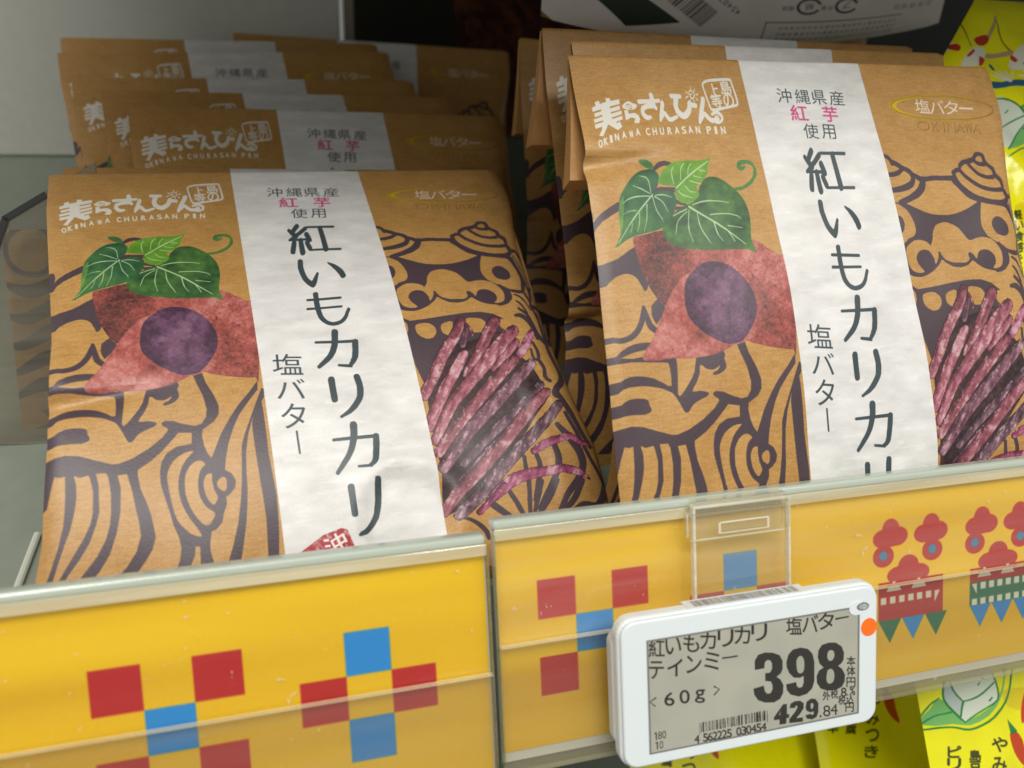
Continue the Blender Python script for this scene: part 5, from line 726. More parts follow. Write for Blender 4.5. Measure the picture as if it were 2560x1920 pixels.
def packet(name, pose, dent=(8.35, .22, 3.0), thick=1.7, flap=(.30, .0), seed=0, bulge=True, nu=72, nv=96, wob=.05, UL=UL, ushift=0):
    """kraft packet: printed front sheet that rolls round its right side, gussets, back sheet, folded-over top flap"""
    a, b = pose[6], pose[7]; R = rotvec(pose[:3])
    s0, c0 = prof(np.array([HB]), a, b); base = Vector((6.95, s0[0], -c0[0]))
    r = root(name, frame(Vector(pose[3:6]) + R @ base, R))
    rg = np.random.RandomState(seed); ph = rg.rand(8) * 6.28
    def thk(v): return .10 + thick * sstep(v, .8, 9.5)
    def pt(u, v, y):
        s, c_ = prof(v, a, b); return np.stack([u - base.x, s + y - base.y, -c_ - base.z], -1) * U
    t = np.linspace(0, 1, nv) ; v = t * HB; v = np.sort(np.r_[v, dent[0] - .12, dent[0] - .05, dent[0] + .04, dent[0] + .12, .02, .05, .1])
    uL = np.interp(v, VL, UL); tu = np.linspace(0, 1, nu); tu = .5 - .5 * np.cos(tu * np.pi) * (.35) - (.5 - tu) * .65 * 1.0 if False else tu
    uR = 14.0 - .35 * sstep(v, 1, 4) * (1 - sstep(v, 8.5, 11.5)) + .15 * sstep(v, 10, 13)
    Ug = uL[:, None] + (uR - uL)[:, None] * tu[None]; Vg = np.repeat(v[:, None], nu, 1)
    rr = (.10 + .95 * sstep(v, 1.5, 7))[:, None]; rl = (.03 + .06 * sstep(v, 2, 8))[:, None]
    d = np.clip(Ug - (uR[:, None] - rr), 0, rr); y = rr * 1.15 - np.sqrt(np.maximum(rr * rr - d * d, 0)) * 1.15
    d2 = np.clip(uL[:, None] + rl - Ug, 0, rl); y += rl - np.sqrt(np.maximum(rl * rl - d2 * d2, 0))
    y += .05 * (1 - sstep(Vg, 0, .08)) ** 2                                    # rolled top fold
    k = sstep(Vg, 1.5, 5)
    y += wob * k * (np.sin(Ug * .9 + ph[0]) * np.sin(Vg * .7 + ph[1]) + .5 * np.sin(Ug * 2.1 + ph[2] + .6 * Vg) * np.sin(Vg * 1.6 + ph[3]))
    # buckle that runs in from the left edge
    f = np.clip(1 - (Ug - uL[:, None]) / dent[2], 0, 1) ** 1.3; q = Vg - dent[0] + .10 * (Ug - uL[:, None])
    y += -dent[1] * f * np.where(q < 0, np.exp(-(q / 1.4) ** 2), np.exp(-(q / .10) ** 2)) + dent[1] * .7 * f * np.exp(-((q - .28) / .28) ** 2)
    if bulge:
        rr2 = np.hypot((Ug - 8.15) / 1.2, (Vg - 12.6) / 1.25); y += .15 * sstep(1.05 - rr2, 0, .16) - .10 * np.exp(-((rr2 - 1.15) / .3) ** 2)
        y += .10 * np.exp(-((Ug - 12.6 + .25 * (Vg - 9.7)) / .10) ** 2) * sstep(Vg, 8.7, 9.4) * (1 - sstep(Vg, 10.5, 11.4))
        q3 = Ug - (12.0 + .16 * (Vg - 9.0)); y += -.08 * np.exp(-(q3 / .12) ** 2) * sstep(Vg, 8.8, 9.8) * (1 - sstep(Vg, 12.5, 13.4))
    P_ = pt(Ug, Vg, y); n = len(v)
    idx = lambda i, j: i * nu + j
    F = [(idx(i, j), idx(i + 1, j), idx(i + 1, j + 1), idx(i, j + 1)) for i in range(n - 1) for j in range(nu - 1)]
    Ut = Ug + ushift * np.clip(1 - Ug / 5.05, 0, 1.1) * sstep(Vg, 1.2, 5)
    uv = np.stack([(Ut * 100 + 50) / 1460, 1 - Vg * 100 / 1600], -1).reshape(-1, 2)
    mesh_obj('front_panel', P_.reshape(-1, 3), F, M_front, r, [tuple(q) for q in uv], True)
    tb = thk(v)
    # back sheet
    ins = .95 * sstep(v, 1.2, 6); B0 = pt(uL + .06 + ins, v, tb); B1 = pt(np.full(n, 13.75), v, tb)
    mesh_obj('back_panel', np.vstack([B0, B1]), [(i, i + n, i + n + 1, i + 1) for i in range(n - 1)], M_kraft, r, None, True)
    for sd in (0, 1):
        fe = P_[:, 0 if sd == 0 else -1]; be = B0 if sd == 0 else B1; e = (.55 if sd == 0 else -.35) * sstep(v, 2, 9) * U
        mid = (fe + be) / 2; mid[:, 0] += e
        vs = np.vstack([fe, mid, be]); ff = []
        for q in range(2): ff += [(i + q * n, i + (q + 1) * n, i + 1 + (q + 1) * n, i + 1 + q * n) for i in range(n - 1)]
        uvs = [(xx, 1 - vv / 14.0) for xx in (0, .5, 1) for vv in v]
        mesh_obj('side_gusset', vs, ff, M_gus, r, uvs, True)
    # bottom and flap
    vb = np.array([HB]); mesh_obj('base_fold', np.vstack([P_[-1], pt(np.array([13.75, uL[-1] + 1.01]), np.array([HB, HB]), np.array([tb[-1]] * 2))]), [tuple(range(nu)) + (nu, nu + 1)], M_kraft, r)
    fv = np.linspace(0.015, 3.35, 12); ft = thk(fv) + .10; fo = ft + .07 + flap[0] * fv
    lx = .08 - flap[1] * fv / 3.35; rx = np.full(12, 13.72)
    q = [pt(lx, fv, ft), pt(lx - .02, fv, fo), pt(rx, fv, fo), pt(rx, fv, ft)]; vs = np.vstack(q)
    ff = [(i + s_ * 12, i + ((s_ + 1) % 4) * 12, i + 1 + ((s_ + 1) % 4) * 12, i + 1 + s_ * 12) for s_ in range(4) for i in range(11)] + [(11, 23, 35, 47), (0, 36, 24, 12)]
    mesh_obj('fold_flap', vs, ff, M_kraft, r)
    return r
def place(src, pose):
    a, b = src['ab']; R = rotvec(pose[:3]); s0, c0 = prof(np.array([HB]), a, b); base = Vector((6.95, s0[0], -c0[0]))
    o = copy_tree(src); o.matrix_world = frame(Vector(pose[3:6]) + R @ base, R); return o
GL_, GR_ = 'kraft snack packets in the left stack', 'kraft snack packets in the right stack'
K = 'packet'
L1 = packet('snack_packet', POSE['L1'], seed=1, flap=(.06, 0), thick=1.5)
tag(L1, 'front kraft packet of the left stack, whole sweet potato picture and red seal showing', K, GL_)
R1 = packet('snack_packet', POSE['R1'], dent=(2.95, .20, 2.6), seed=2, flap=(.14, .45), thick=1.5, bulge=False, UL=UL_R, ushift=.46)
tag(R1, 'front kraft packet of the right stack, behind the white electronic price label', K, GR_)
base = packet('snack_packet', POSE['L3'], dent=(6.5, .1, 2), seed=5, flap=(.08, 0), thick=1.3, bulge=False, nu=40, nv=50)
base['ab'] = (POSE['L3'][6], POSE['L3'][7])
tag(base, 'kraft packet with readable logo and oval just above the front left packet', K, GL_)
R3 = packet('snack_packet', POSE['R3'], dent=(8.6, .25, 2.2), seed=6, flap=(.12, .50), thick=1.2, bulge=False, nu=48, nv=60)
tag(R3, 'third kraft packet of the right stack, stripes and potato tip down its left side', K, GR_)
R4 = packet('snack_packet', POSE['R4'], dent=(6.5, .1, 2.2), seed=8, flap=(.12, .1), thick=1.2, bulge=False, nu=40, nv=50)
tag(R4, 'dim fourth kraft packet of the right stack, its left rim deep in the gap', K, GR_)
for k, lab, g in (('L2', 'kraft packet pressed against the back of the front left packet, only its top rim showing', GL_),
                  ('L4', 'second kraft packet up from the readable left one, only the first logo character showing', GL_),
                  ('L5', 'left stack packet whose first logo character is half hidden', GL_),
                  ('L6', 'kraft packet second from the back of the left stack', GL_),
                  ('L7', 'rearmost kraft packet of the left stack, against the grey back panel', GL_),
                  ('R2', 'kraft packet directly behind the front right packet, cream strip step showing at its top', GR_),
                  ('M', 'dim kraft packet at the back between the stacks, its oval showing', GR_)):
    tag(place(base, POSE[k]), lab, K, g)
# ---------------------------------------------------------------- price rails
def card_img(x0, x1, z0, z1, px, what):
    W, H = int((x1 - x0) * px), int((z1 - z0) * px)
    n = fbm(H, W, 46, 3 + what, 2, 12); f = noise(H, W, 1.3, 4)  # drawn-out noise paints the cover's streaky reflections into the card yellow
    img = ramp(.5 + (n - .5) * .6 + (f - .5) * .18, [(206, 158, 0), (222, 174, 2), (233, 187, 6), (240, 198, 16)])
    P2 = lambda l: [((x - x0) * px, (z1 - z) * px) for x, z in l]
    red, blue, green, wh = (.70, .10, .10), (.14, .52, .82), (.08, .42, .30), (.88, .86, .80)
    def pl(pts, c): over(img, ras([P2(pts)], H, W), c)
    def sq(ox, oz, s, i, j, c): x, z = ox + i * s, oz - j * s; pl([(x, z), (x + s, z), (x + s, z - s), (x, z - s)], c)
    def ell(cx, cz, rx, rz, c): pl([(cx + rx * math.cos(a), cz + rz * math.sin(a)) for a in np.linspace(0, 6.283, 36)[:-1]], c)
    if what == 0:
        for i, j, c in ((0, 0, red), (2, 0, red), (1, 1, blue), (0, 2, red), (2, 2, red)): sq(0, 0, 1, i, j, c)
        for i, j, c in ((1, 0, blue), (0, 1, red), (2, 1, red), (1, 2, blue)): sq(4.139, .024, 1, i, j, c)
    else:
        for i, j, c in ((0, 0, red), (2, 0, red), (1, 1, blue), (0, 2, red), (2, 2, red)): sq(9.507, .599, .936, i, j, c)
        for i, j, c in ((1, 0, blue), (0, 1, red), (2, 1, red), (1, 2, blue)): sq(13.438, .612, .936, i, j, c)
        for fx, two in ((18.98, 0), (21.97, 1)):
            for cx in (.36, 1.66):
                for dx, dz, rx, rz in ((0, .66, .27, .28), (-.22, .42, .34, .25), (.20, .45, .34, .26), (0, .40, .3, .22)): ell(fx + cx + dx, dz, rx, rz, red)
            for cx in (.13, 1.70): ell(fx + cx, -.06, .33, .29, red); ell(fx + cx, -.04, .135, .135, (.28, .47, .62))
            for dx, dz, rx, rz in ((0, -.40, .33, .30), (-.30, -.62, .38, .24), (.30, -.62, .38, .24)): ell(fx + .93 + dx, dz, rx, rz, red)
            x1_ = fx + 2.06
            pl([(fx - .02, -.78), (x1_, -.78), (x1_, -1.82), (fx - .02, -1.82)], red)
            for c_ in (.47, 1.27): pl([(fx + c_ - .24, -1.04), (fx + c_ - .17, -.9), (fx + c_ + .17, -.9), (fx + c_ + .24, -1.04)], wh); pl([(fx + c_ - .07, -.78), (fx + c_, -.86), (fx + c_ + .07, -.78)], wh)
            if two: pl([(fx - .02, -1.17), (x1_, -1.17), (x1_, -1.82), (fx - .02, -1.82)], green)
            for i in range(6): x = fx + .05 + i * .29 + (.29 if two else 0); pl([(x, -1.19), (x + .18, -1.19), (x + .18, -1.38), (x, -1.38)], wh)
            if two:
                pl([(fx + .04, -1.2), (fx + .22, -1.2), (fx + .22, -1.52)], wh)
                for i in range(7): x = fx + .05 + i * .29; pl([(x, -1.63), (x + .18, -1.63), (x + .18, -1.81), (x, -1.81)], wh)
            else: pl([(fx + 1.78, -1.2), (fx + 1.97, -1.2), (fx + 1.78, -1.54)], wh)
            for i in range(3): x = fx + i * .75 - (.23 if not two else 0) * 0; pl([(x - .02, -1.82), (x + .62 + .08, -1.82), (x + .34, -2.46)], blue if two else (green, blue, green)[i])
    return make_image('rail_card_print', img)
M_lip = mat('frosted_lip', (178, 186, 172), .25, .6, .05, 300, coat=.5)
M_edge = mat('clear_edge', (214, 204, 168), .2, .7, coat=.6)
M_groove = clear_mat('clear_groove', (.97, .96, .90), .42, 1.3, .10, (232, 222, 190))
M_line = clear_mat('clear_line', (.96, .95, .90), .30, 1.2, .10, (240, 230, 200))
M_plate = mat('rail_back', (208, 206, 196), .4)
M_covers = [clear_mat('clear_cover', (.99, .99, .97), h_, .9, .10, scratch=.30) for h_ in (.006, .045)]  # right cover's extra haze paints a pale reflection over its card
M_cover2 = clear_mat('clear_front_lip', (.92, .91, .88), .045, 1.0, .10, (214, 206, 190), scratch=.25)
M_side = clear_mat('clear_side', (.80, .82, .76), .18, 1.0, .08, (220, 214, 180))
def price_rail(label, x0, x1, top, card_top, step, bot, cz, what, y0=0):
    r = root('price_rail', frame((x0, y0, bot)))
    def b(name, X0, X1, Y0, Y1, Z0, Z1, m, bev=0, seg=2): return bm_obj(name, box_bm(X0 - x0, X1 - x0, Y0, Y1, Z0 - bot, Z1 - bot, bev, seg), m, r)
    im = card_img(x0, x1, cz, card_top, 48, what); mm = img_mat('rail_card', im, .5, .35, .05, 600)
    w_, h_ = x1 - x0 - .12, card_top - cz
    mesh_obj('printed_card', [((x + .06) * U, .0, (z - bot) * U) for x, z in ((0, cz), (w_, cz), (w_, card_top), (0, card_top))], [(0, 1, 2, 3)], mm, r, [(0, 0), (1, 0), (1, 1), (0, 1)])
    b('back_plate', x0 + .02, x1 - .02, .03, .12, bot + .1, top - .15, M_plate)
    b('top_lip', x0, x1, -.16, .30, top - .27, top, M_lip, .12, 4)
    b('top_groove', x0 + .02, x1 - .02, -.22, -.165, top - .47, top - .20, M_groove, .025, 2)
    b('clear_cover', x0 + .03, x1 - .03, -.12, -.06, step + .02, top - .30, M_covers[what])
    b('front_lip', x0 + .03, x1 - .03, -.34, -.18, bot + .12, step, M_cover2, .02, 1)
    b('lip_edge', x0 + .03, x1 - .03, -.345, -.175, step + .003, step + (.03 if what else .02), M_line)
    b('bottom_edge', x0, x1, -.38, .22, bot - .02, bot + .10, M_side, .03, 2)
    for X in (x0, x1 - .03): b('end_edge', X, X + .028, -.30, .02, bot + .12, top - .30, M_side)
    return tag(r, label, 'price rail', 'clear price rails along the shelf front')
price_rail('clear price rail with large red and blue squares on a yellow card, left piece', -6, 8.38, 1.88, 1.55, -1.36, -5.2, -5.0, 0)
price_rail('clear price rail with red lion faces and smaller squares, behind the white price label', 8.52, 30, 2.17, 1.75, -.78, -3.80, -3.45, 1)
# ---------------------------------------------------------------- electronic price label on its clear hanger
M_white = mat('white_plastic', (222, 228, 230), .32, .5, .04, 700)
M_white2 = mat('white_plastic_back', (206, 208, 206), .4, .5)
M_clearh = clear_mat('hanger_plastic', (.98, .98, .96), .05, 1.4, .08, (236, 230, 214), scratch=.06)
hg = root('label_hanger', frame((14.6, -.5, -.5)))
def hb(name, x0, x1, y0, y1, z0, z1, bev=.03): return bm_obj(name, box_bm(x0 - 14.6, x1 - 14.6, y0 + .5, y1 + .5, z0 + .5, z1 + .5, bev, 2), M_clearh if name != 'rib' else M_edge2, hg)
M_edge2 = clear_mat('hanger_edge', (.92, .92, .88), .55, 1.2, .08, (244, 238, 220))
hb('hanger_plate', 13.34, 15.92, -.44, -.38, -1.6, 1.98)
hb('rib', 13.30, 13.38, -.56, -.38, -1.4, 2.05); hb('rib', 15.88, 15.95, -.56, -.38, -1.4, 2.05); hb('rib', 13.34, 15.92, -.56, -.28, 1.98, 2.06)
hb('grip_pad', 13.18, 15.86, -.50, -.455, 1.22, 1.92, .2)
hb('rib', 13.26, 15.80, -.53, -.46, 1.205, 1.235, .012); hb('rib', 13.165, 13.195, -.53, -.46, 1.32, 1.90, .012); hb('rib', 15.845, 15.875, -.53, -.46, 1.32, 1.90, .012)
hb('rib', 13.98, 15.28, -.64, -.605, 1.60, 1.64, .012); hb('rib', 13.98, 15.28, -.64, -.605, 1.35, 1.375, .012); hb('rib', 13.93, 13.99, -.64, -.605, 1.36, 1.62, .012); hb('rib', 15.24, 15.30, -.64, -.605, 1.36, 1.62, .012)
hb('grip_slot', 13.95, 15.3, -.60, -.505, 1.36, 1.62, .05); hb('hook', 13.4, 15.9, -.5, .34, 2.075, 2.14)
tag(hg, 'clear plastic hanger hooked over the rail above the white price label', 'hanger')
Re = rotvec((.0277, -.0109, -.0269)); EW, EH = 6.54, 3.49
es = root('price_label', frame(Vector((14.39, -1.3, -1.89)) + Re @ Vector((0, .4, -EH / 2)), Re))
def eb(x0, x1, y0, y1, z0, z1, bev=0, seg=3): return box_bm(x0, x1, y0 - .4, y1 - .4, z0 + EH / 2, z1 + EH / 2, bev, seg)
def rbox(w_, h_, rad, y0, y1, fil, cx=0, cz=0):
    """rounded slab with softened front and back rims"""
    bm = bmesh.new(); prof_ = [(y0 + fil, 0)] ; rows = []
    for k in range(5): a = k / 4 * math.pi / 2; rows.append((y0 + fil - fil * math.sin(a), -(fil - fil * math.cos(a))))
    rows = [(y1, -fil * .5), (y1 - fil * .5, 0)] + rows
    ring = []
    for y, ins in rows:
        vs = []
        for sx, sz, a0 in ((1, 1, 0), (-1, 1, 90), (-1, -1, 180), (1, -1, 270)):
            for k in range(7):
                a = math.radians(a0 + 15 * k); vs.append(bm.verts.new(((cx + sx * (w_ / 2 - rad) + (rad + ins) * math.cos(a)) * U, (y - .4) * U, (cz + EH / 2 + sz * (h_ / 2 - rad) + (rad + ins) * math.sin(a)) * U)))
        ring.append(vs)
    for a, b in zip(ring, ring[1:]):
        for i in range(28): bm.faces.new((a[i], a[(i + 1) % 28], b[(i + 1) % 28], b[i]))
    bm.faces.new(ring[-1]); bm.faces.new(ring[0][::-1]); return bm
bm_obj('body', rbox(EW + .20, EH + .12, .40, .02, .38, .10), M_white, es, smooth=False)
bm_obj('bezel', rbox(EW + .08, EH + .02, .36, -.07, .10, .06), M_white, es)
bm_obj('rear_cover', rbox(EW - .25, EH - .7, .3, .28, .66, .1, -.26, -.02), M_white2, es)
def esl_img(W=1084, H=536):
    px = 200; img = ramp(.5 + (noise(H, W, 1.6, 3) - .5) * .3 + (fbm(H, W, 120, 5, 2) - .5) * .4, [(160, 159, 145), (170, 168, 154), (180, 177, 163)])
    org = np.array([-2.66, -1.25]); bg = img.copy()
    for k, flat in ESL['pl']:
        m = ras([(np.array(flat, float).reshape(-1, 2) / 100 - org) * px], H, W); over(img, m * .95, bg if k == 'bg' else (.19, .18, .165))
    put_glyphs(img, ESL['gl'], px, org, dict(e=(.20, .19, .175), h=(.19, .18, .165), e0=(.22, .21, .19)), ('e',))
    yy, xx = np.mgrid[0:H, 0:W]
    return img
M_scr = img_mat('epaper', make_image('label_screen', esl_img()), .35, .35, .0, 500)
def flat(name, x0, x1, z0, z1, y, m, par=es):
    return mesh_obj(name, [(x * U, (y - .4) * U, (z + EH / 2) * U) for x, z in ((x0, z0), (x1, z0), (x1, z1), (x0, z1))], [(0, 1, 2, 3)], m, par, [(0, 0), (1, 0), (1, 1), (0, 1)])
sc_ = flat('screen', -2.66, 2.76, -1.43, 1.25, -.0735, M_scr)
M_edge_shade = mat('screen_edge_shade', (120, 122, 118), .5)  # dark grey bars paint in the shading along the screen edges
for a in ((-2.70, 2.80, 1.25, 1.285), (-2.70, 2.80, -1.465, -1.43), (-2.70, -2.66, -1.43, 1.25), (2.76, 2.80, -1.43, 1.25)):
    bm_obj('screen_rim', eb(a[0], a[1], -.085, -.06, a[2], a[3]), M_edge_shade, es)
def disc(name, cx, cz, rx, rz, y0, y1, m, par=es, n=32):
    bm = bmesh.new(); r0 = [bm.verts.new(((cx + rx * math.cos(t)) * U, (y1 - .4) * U, (cz + EH / 2 + rz * math.sin(t)) * U)) for t in np.linspace(0, 2 * math.pi, n + 1)[:-1]]
    r1 = [bm.verts.new((v.co.x, (y0 - .4) * U, v.co.z)) for v in r0]; bm.faces.new(r1)
    for i in range(n): bm.faces.new((r0[i], r0[(i + 1) % n], r1[(i + 1) % n], r1[i]))
    return bm_obj(name, bm, m, par)
disc('notch_corner', 2.72, 1.24, .21, .17, -.088, -.06, M_white)
disc('indicator_window', 2.88, 1.27, .165, .095, -.10, -.06, mat('indicator_rim', (104, 108, 108), .3)); disc('indicator_lens', 2.88, 1.27, .135, .07, -.108, -.095, mat('indicator_lens', (176, 180, 178), .2, .8, .4, 2500, var=.4))
disc('round_sticker', 3.065, .715, .215, .225, -.085, -.06, mat('orange_sticker', (255, 112, 18), .6))
def bar_img(W=660, H=60):
    img = np.full((H, W, 3), .86, np.float32); rg = random.Random(8); x = 10
    while x < W - 12:
        w_ = rg.choice([2, 2, 4, 6]); img[8:H - 6, x:x + w_] = .33; x += w_ + rg.choice([3, 3, 4, 7])
    return img
# barcode strip lies on the sloping top face of the label
bmx = mesh_obj('barcode_sticker', [(x * U, (y - .4) * U, (z + EH / 2) * U) for x, y, z in ((-1.45, .06, EH / 2 + .0775), (1.35, .06, EH / 2 + .0775), (1.35, .46, EH / 2 + .0775), (-1.45, .46, EH / 2 + .0775))], [(0, 1, 2, 3)], img_mat('barcode_print', make_image('barcode_strip', bar_img()), .5), es, [(0, 0), (1, 0), (1, 1), (0, 1)])
bm_obj('sticker_base', eb(-1.6, 1.5, .05, .48, EH / 2 + .04, EH / 2 + .074), M_white, es)
tag(es, 'white electronic price label showing 398 with an orange dot on its right rim', 'price label')
# ---------------------------------------------------------------- yellow packets
YC = dict(o=(.80, .68, .05), tan=(.68, .58, .48), ln=(.36, .27, .08), wh=(.86, .85, .82), re=(.68, .16, .14), bl=(.12, .32, .50), gr=(.42, .68, .40), gy=(.80, .83, .80), gz=(.68, .73, .71), gn=(.13, .45, .22), tx2=(.24, .25, .08), ch=(.72, .20, .06))
def yel_img(D, u1, v1, px=64):
    W, H = int(u1 * px), int(v1 * px)
    img = ramp(.5 + (fbm(H, W, 90, 12, 3) - .5) * .5 + (noise(H, W, 1.4, 3) - .5) * .1, [(214, 206, 6), (230, 224, 12), (236, 231, 24)])
    for k, flat_ in D['pl']:
        m = ras([np.array(flat_, float).reshape(-1, 2) / 100 * px], H, W); over(img, m * (.55 if k == 'o' else .95), YC[k])
    put_glyphs(img, D['gl'], px, (0, 0), dict(tx=(.24, .25, .08)), ('tx',)); return make_image('yellow_print', img)
def pillow(name, pose, im, u1, v1, label, thick=1.6, crump=.12, seed=1, m=None, corner=0, group='yellow packets'):
    R = rotvec(pose[:3]); r = root(name, frame(Vector(pose[3:6]) + R @ Vector((u1 / 2, 0, -v1)), R))
    m = m or img_mat('glossy_film', im, .16, .6, .0, 200, wrinkle=.35, wscale=38, coat=.4)
    nu, nv = 44, 52; u, v = np.meshgrid(np.linspace(0, 1, nu), np.linspace(0, 1, nv)); ph = np.random.RandomState(seed).rand(9) * 6.28
    X = u * u1; Z = -v * v1
    if corner: cut = np.clip(1 - v / (corner / v1), 0, 1); X = X + cut * (1 - u) * 2.4
    dome = np.clip((1 - (2 * u - 1) ** 6) * (1 - (2 * v - 1) ** 8), 0, 1) ** .7
    wv = crump * (np.sin(X * 1.3 + ph[0] + np.sin(Z * .9)) * np.sin(Z * .8 + ph[1]) + .5 * np.sin(X * 2.7 + Z * 1.9 + ph[2]))
    for sd, nm in ((-1, 'printed_front'), (1, 'rear_film')):
        Y = sd * dome * thick / 2 * (.35 if sd < 0 else 1) + (wv if sd < 0 else wv * .2) * dome
        P_ = np.stack([X - u1 / 2, Y, Z + v1], -1).reshape(-1, 3) * U
        F = [(i * nu + j, (i + 1) * nu + j, (i + 1) * nu + j + 1, i * nu + j + 1) for i in range(nv - 1) for j in range(nu - 1)]
        mesh_obj(nm, P_, F, m if sd < 0 else M_yel, r, [(a, 1 - b) for a, b in zip((X / u1).ravel(), v.ravel())], True)
    if label: tag(r, label, 'pouch' if name == 'reflection_pouch' else 'packet', group)
    return r
M_yel = mat('yellow_film', (218, 210, 14), .2, .6)
Y1 = pillow('snack_packet', POSE['Y1'], yel_img(Y1D, 10, 17), 10, 17, 'yellow packet with white and red dancers, right of the kraft packets', corner=2.6, seed=4, group='yellow packets on the shelves')
IMY2 = yel_img(Y2D, 10, 12)
Y2 = pillow('snack_packet', POSE['Y2'], IMY2, 10, 12, 'bright yellow packet with tofu on a leaf and chilli, below the rail', seed=7, crump=.05, group='yellow packets on the shelves')
for k, lab in (('Y3', 'shaded yellow packet left of the bright one, partly behind the price label'), ('Y4', 'dim yellow packet under the price label on the lower shelf')):
    tag(place_root := copy_tree(Y2), lab, 'packet', 'yellow packets on the shelves')
    R = rotvec(POSE[k][:3]); place_root.matrix_world = frame(Vector(POSE[k][3:6]) + R @ Vector((5, 0, -12)), R)
# ---------------------------------------------------------------- packet lying at the top with its white back label
def back_label(W=1100, H=330):
    img = ramp(.5 + (noise(H, W, 1.5, 3) - .5) * .3 + (fbm(H, W, 80, 4) - .5) * .4, [(196, 190, 180), (210, 204, 196), (220, 215, 208)])
    ink = (.30, .28, .27)
    def g(ch, x, y, w_, h_, rot=180, c=ink):
        a = math.radians(rot); put_glyphs(img, [('q', ch, (x, y, w_ * math.cos(a), w_ * math.sin(a), -h_ * math.sin(a), h_ * math.cos(a)))], 1, (0, 0), dict(q=c))
    rg = random.Random(5); d = np.array([.80, .60]); x = 0
    while x < 150:
        w_ = rg.choice([2, 3, 4, 6]); p = np.array([262, 185]) + d * x; q = np.array([-.62, .80]) * 0 + np.array([40, -50])
        over(img, ras([[p, p + d * w_, p + d * w_ + q, p + q]], H, W), ink); x += w_ + rg.choice([3, 4, 6])
    for i, ch in enumerate('4562225030454'): g(ch, 330 + i * 12.4, 112 + i * 9.4, 11, 17, 217)
    for i, ch in enumerate('22.2'): g(ch, 520 - i * 15, 130, 13, 20, 180, (.66, .14, .12))
    for i in range(3): over(img, ras([[(470 + i * 26 + 8 * math.cos(t), 158 + 7 * math.sin(t)) for t in np.linspace(0, 6.28, 8)]], H, W), (.74, .14, .12))
    for cx, ch, cap in ((668, '紙', '個装'), (772, 'プ', '外装')):
        o_ = [(cx + 34 * math.cos(t), 205 + 26 * math.sin(t)) for t in np.linspace(.5, 6.0, 30)]; i_ = [(cx + 26 * math.cos(t), 205 + 19 * math.sin(t)) for t in np.linspace(6.0, .5, 30)]
        over(img, ras([o_ + i_], H, W), ink); g(ch, cx, 205, 24, 22); g(cap[0], cx - 46, 210, 15, 15); g(cap[1], cx - 64, 210, 15, 15)
    fr = np.zeros((H, W), np.float32); 
    for a in ((840, 172, 1090, 175), (560, 252, 960, 255), (560, 252, 563, 330)): over(img, ras([[(a[0], a[1]), (a[2], a[1]), (a[2], a[3]), (a[0], a[3])]], H, W), ink)
    for i, ch in enumerate('お客様相談'): g(ch, 1040 - i * 26, 225, 20, 20, 180, (.5, .48, .46))
    for r_ in range(3):
        for i in range(22): g(random.Random(i + r_ * 40).choice('原材料名糖油塩内容量保存方法'), 940 - i * 16, 272 + r_ * 19, 11, 11, 180, (.42, .40, .38))
    over(img, ras([[(90, 190), (150, 140), (330, 268), (200, 300)]], H, W), (.16, .20, .14))
    return img
M_lab = img_mat('label_paper', make_image('back_label_print', back_label()), .55, .3, .1, 700)
def top_packet():
    R = rotvec(POSE['T1'][:3]); r = root('snack_packet', frame(POSE['T1'][3:6], R)); W_, H_ = 17.5, 2.7
    nu, nv = 40, 16; u, v = np.meshgrid(np.linspace(0, 1, nu), np.linspace(0, 1, nv))
    lo = -.95 * np.sin(np.clip(u * 1.0, 0, 1) * np.pi) ** .8 + .6 * u
    X = u * W_ + (1 - v) * 0; Z = (1 - v) * H_ + v * 0 + lo * v + .7 * (1 - v) * u
    dome = np.sin(np.clip(u, .0, 1) * np.pi) ** .6 * np.clip(1 - (2 * v - 1) ** 4, 0, 1) ** .6
    for sd, nm, m in ((-1, 'back_label', M_lab), (1, 'paper_body', M_kraft)):
        Y = sd * dome * .7 + .12 * np.sin(X * .8 + 1) * dome
        F = [(i * nu + j, (i + 1) * nu + j, (i + 1) * nu + j + 1, i * nu + j + 1) for i in range(nv - 1) for j in range(nu - 1)]
        mesh_obj(nm, np.stack([X, Y, Z], -1).reshape(-1, 3) * U, F, m, r, [(a, 1 - b) for a, b in zip(u.ravel(), v.ravel())], True)
    X, Z = 3.2 + u * 12.2, 1.2 - v * 13.2; dm = np.sin(u * np.pi) ** .5 * np.sin(np.clip(v, .02, 1) * np.pi) ** .4
    for sd in (-1, 1):
        F = [(i * nu + j, (i + 1) * nu + j, (i + 1) * nu + j + 1, i * nu + j + 1) for i in range(nv - 1) for j in range(nu - 1)]
        mesh_obj('lower_body', np.stack([X, 1.6 + sd * dm, Z], -1).reshape(-1, 3) * U, F, M_kraft, r, None, True)
    tag(r, 'upside down packet at the top edge showing its white back label', 'packet')
top_packet()
def dark_img(W=420, H=420):
    img = ramp(fbm(H, W, 60, 5), [(46, 20, 14), (70, 30, 20), (92, 44, 26)]); n_ = fbm(H, W, 34, 21, 3)
    over(img, (np.abs(n_ - .5) < .05).astype(np.float32) * .8, (.10, .05, .05)); over(img, (n_ > .72).astype(np.float32) * .5, (.42, .26, .12)); return img
M_red = img_mat('dark_red_print', make_image('dark_red_print', dark_img()), .3, .5, .1, 600)
pillow('snack_packet', POSE['D1'], None, 9, 10.6, 'dark red brown packet in the shadow left of the white label sheet', thick=1.5, crump=.15, seed=11, m=M_red, group=None)
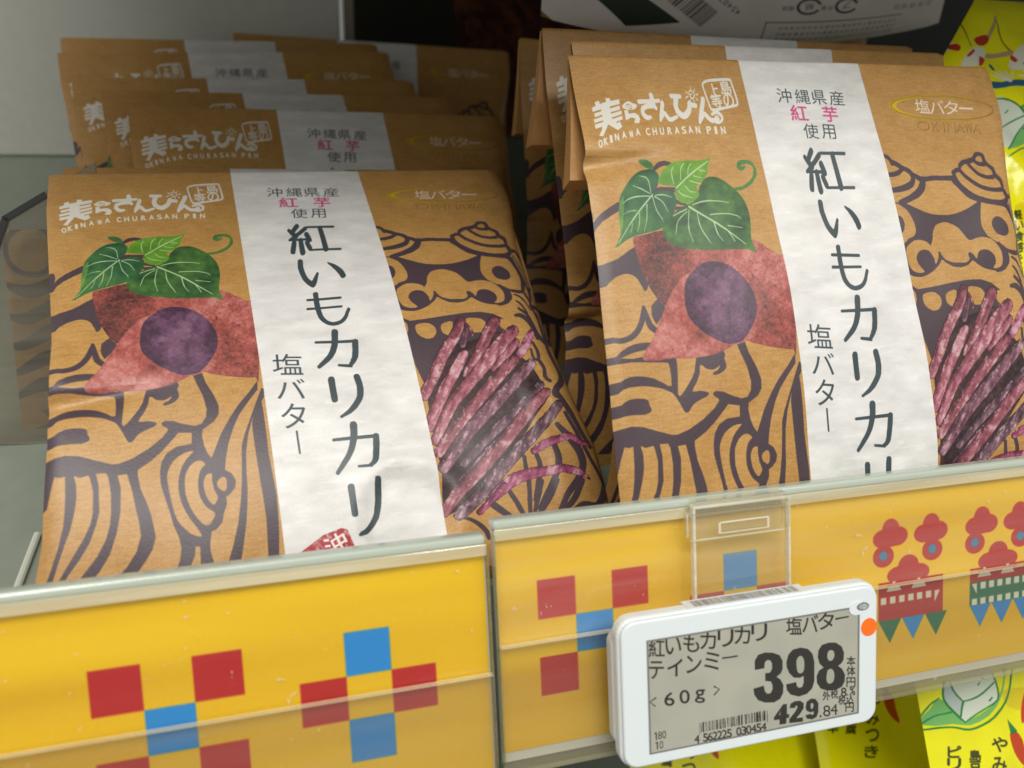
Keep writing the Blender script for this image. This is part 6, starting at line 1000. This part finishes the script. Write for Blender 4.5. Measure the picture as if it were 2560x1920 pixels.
# ---------------------------------------------------------------- smoked divider and a pouch added for its reflection
dv = PLATE
M_smoke = clear_mat('smoked_acrylic', (.86, .86, .82), .30, .8, .12, (140, 133, 118))
bm = bmesh.new(); vs = [bm.verts.new(Vector((x, -.06, z)) * U) for x, z in dv['out']]; f = bm.faces.new(vs)
ex = bmesh.ops.extrude_face_region(bm, geom=[f])
for e in ex['geom']:
    if isinstance(e, bmesh.types.BMVert): e.co.y += .12 * U
dr = root('shelf_divider', frame(dv['P0']))
bm_obj('smoked_sheet', bm, M_smoke, dr)
def seg_bar(a, b, w_=.17):
    a, b = Vector((a[0], 0, a[1])), Vector((b[0], 0, b[1])); d = (b - a).normalized(); n = Vector((-d.z, 0, d.x)) * w_
    bm = bmesh.new(); q = [bm.verts.new((p + Vector((0, y, 0))) * U) for y in (-.1, .1) for p in (a, b, b - n, a - n)]
    for f_ in ((0, 1, 2, 3), (4, 7, 6, 5), (0, 4, 5, 1), (1, 5, 6, 2), (2, 6, 7, 3), (3, 7, 4, 0)): bm.faces.new([q[i] for i in f_])
    return bm_obj('dark_edge', bm, mat('dark_edge', (50, 52, 52), .3), dr)
seg_bar(dv['out'][0], dv['out'][1]); seg_bar(dv['out'][1], dv['out'][2])
tag(dr, 'smoked clear divider with a clipped top corner, left of the front left packet', 'divider')
im_p = gusset_art()[330:1400]
m_p = img_mat('pouch_print', make_image('pouch_print', im_p), .5, .4, .1, 1500)
pillow('reflection_pouch', POSE['S1'], None, 2.2, 8.4, 'narrow kraft pouch with dark stripes, added for the reflection in the smoked divider', thick=.8, crump=.03, seed=3, m=m_p, group=None)  # pouch added behind the sheet to stand in for a reflection
rod = mesh_obj('divider_rail', [], [], M_edge)
bpy.data.objects.remove(rod)
a, b = T(RODP[0]), T(RODP[1]); d = (b - a)
bm = bmesh.new(); bmesh.ops.create_cone(bm, segments=10, radius1=.0011, radius2=.0011, depth=d.length, cap_ends=True)
ro = bm_obj('divider_rod', bm, mat('bright_rod', (190, 194, 180), .25, .6), None, Matrix.Translation((a + b) / 2) @ d.to_track_quat('Z', 'Y').to_matrix().to_4x4())
tag(ro, 'thin pale rod on the shelf deck beside the lower left packet corner', 'rod')
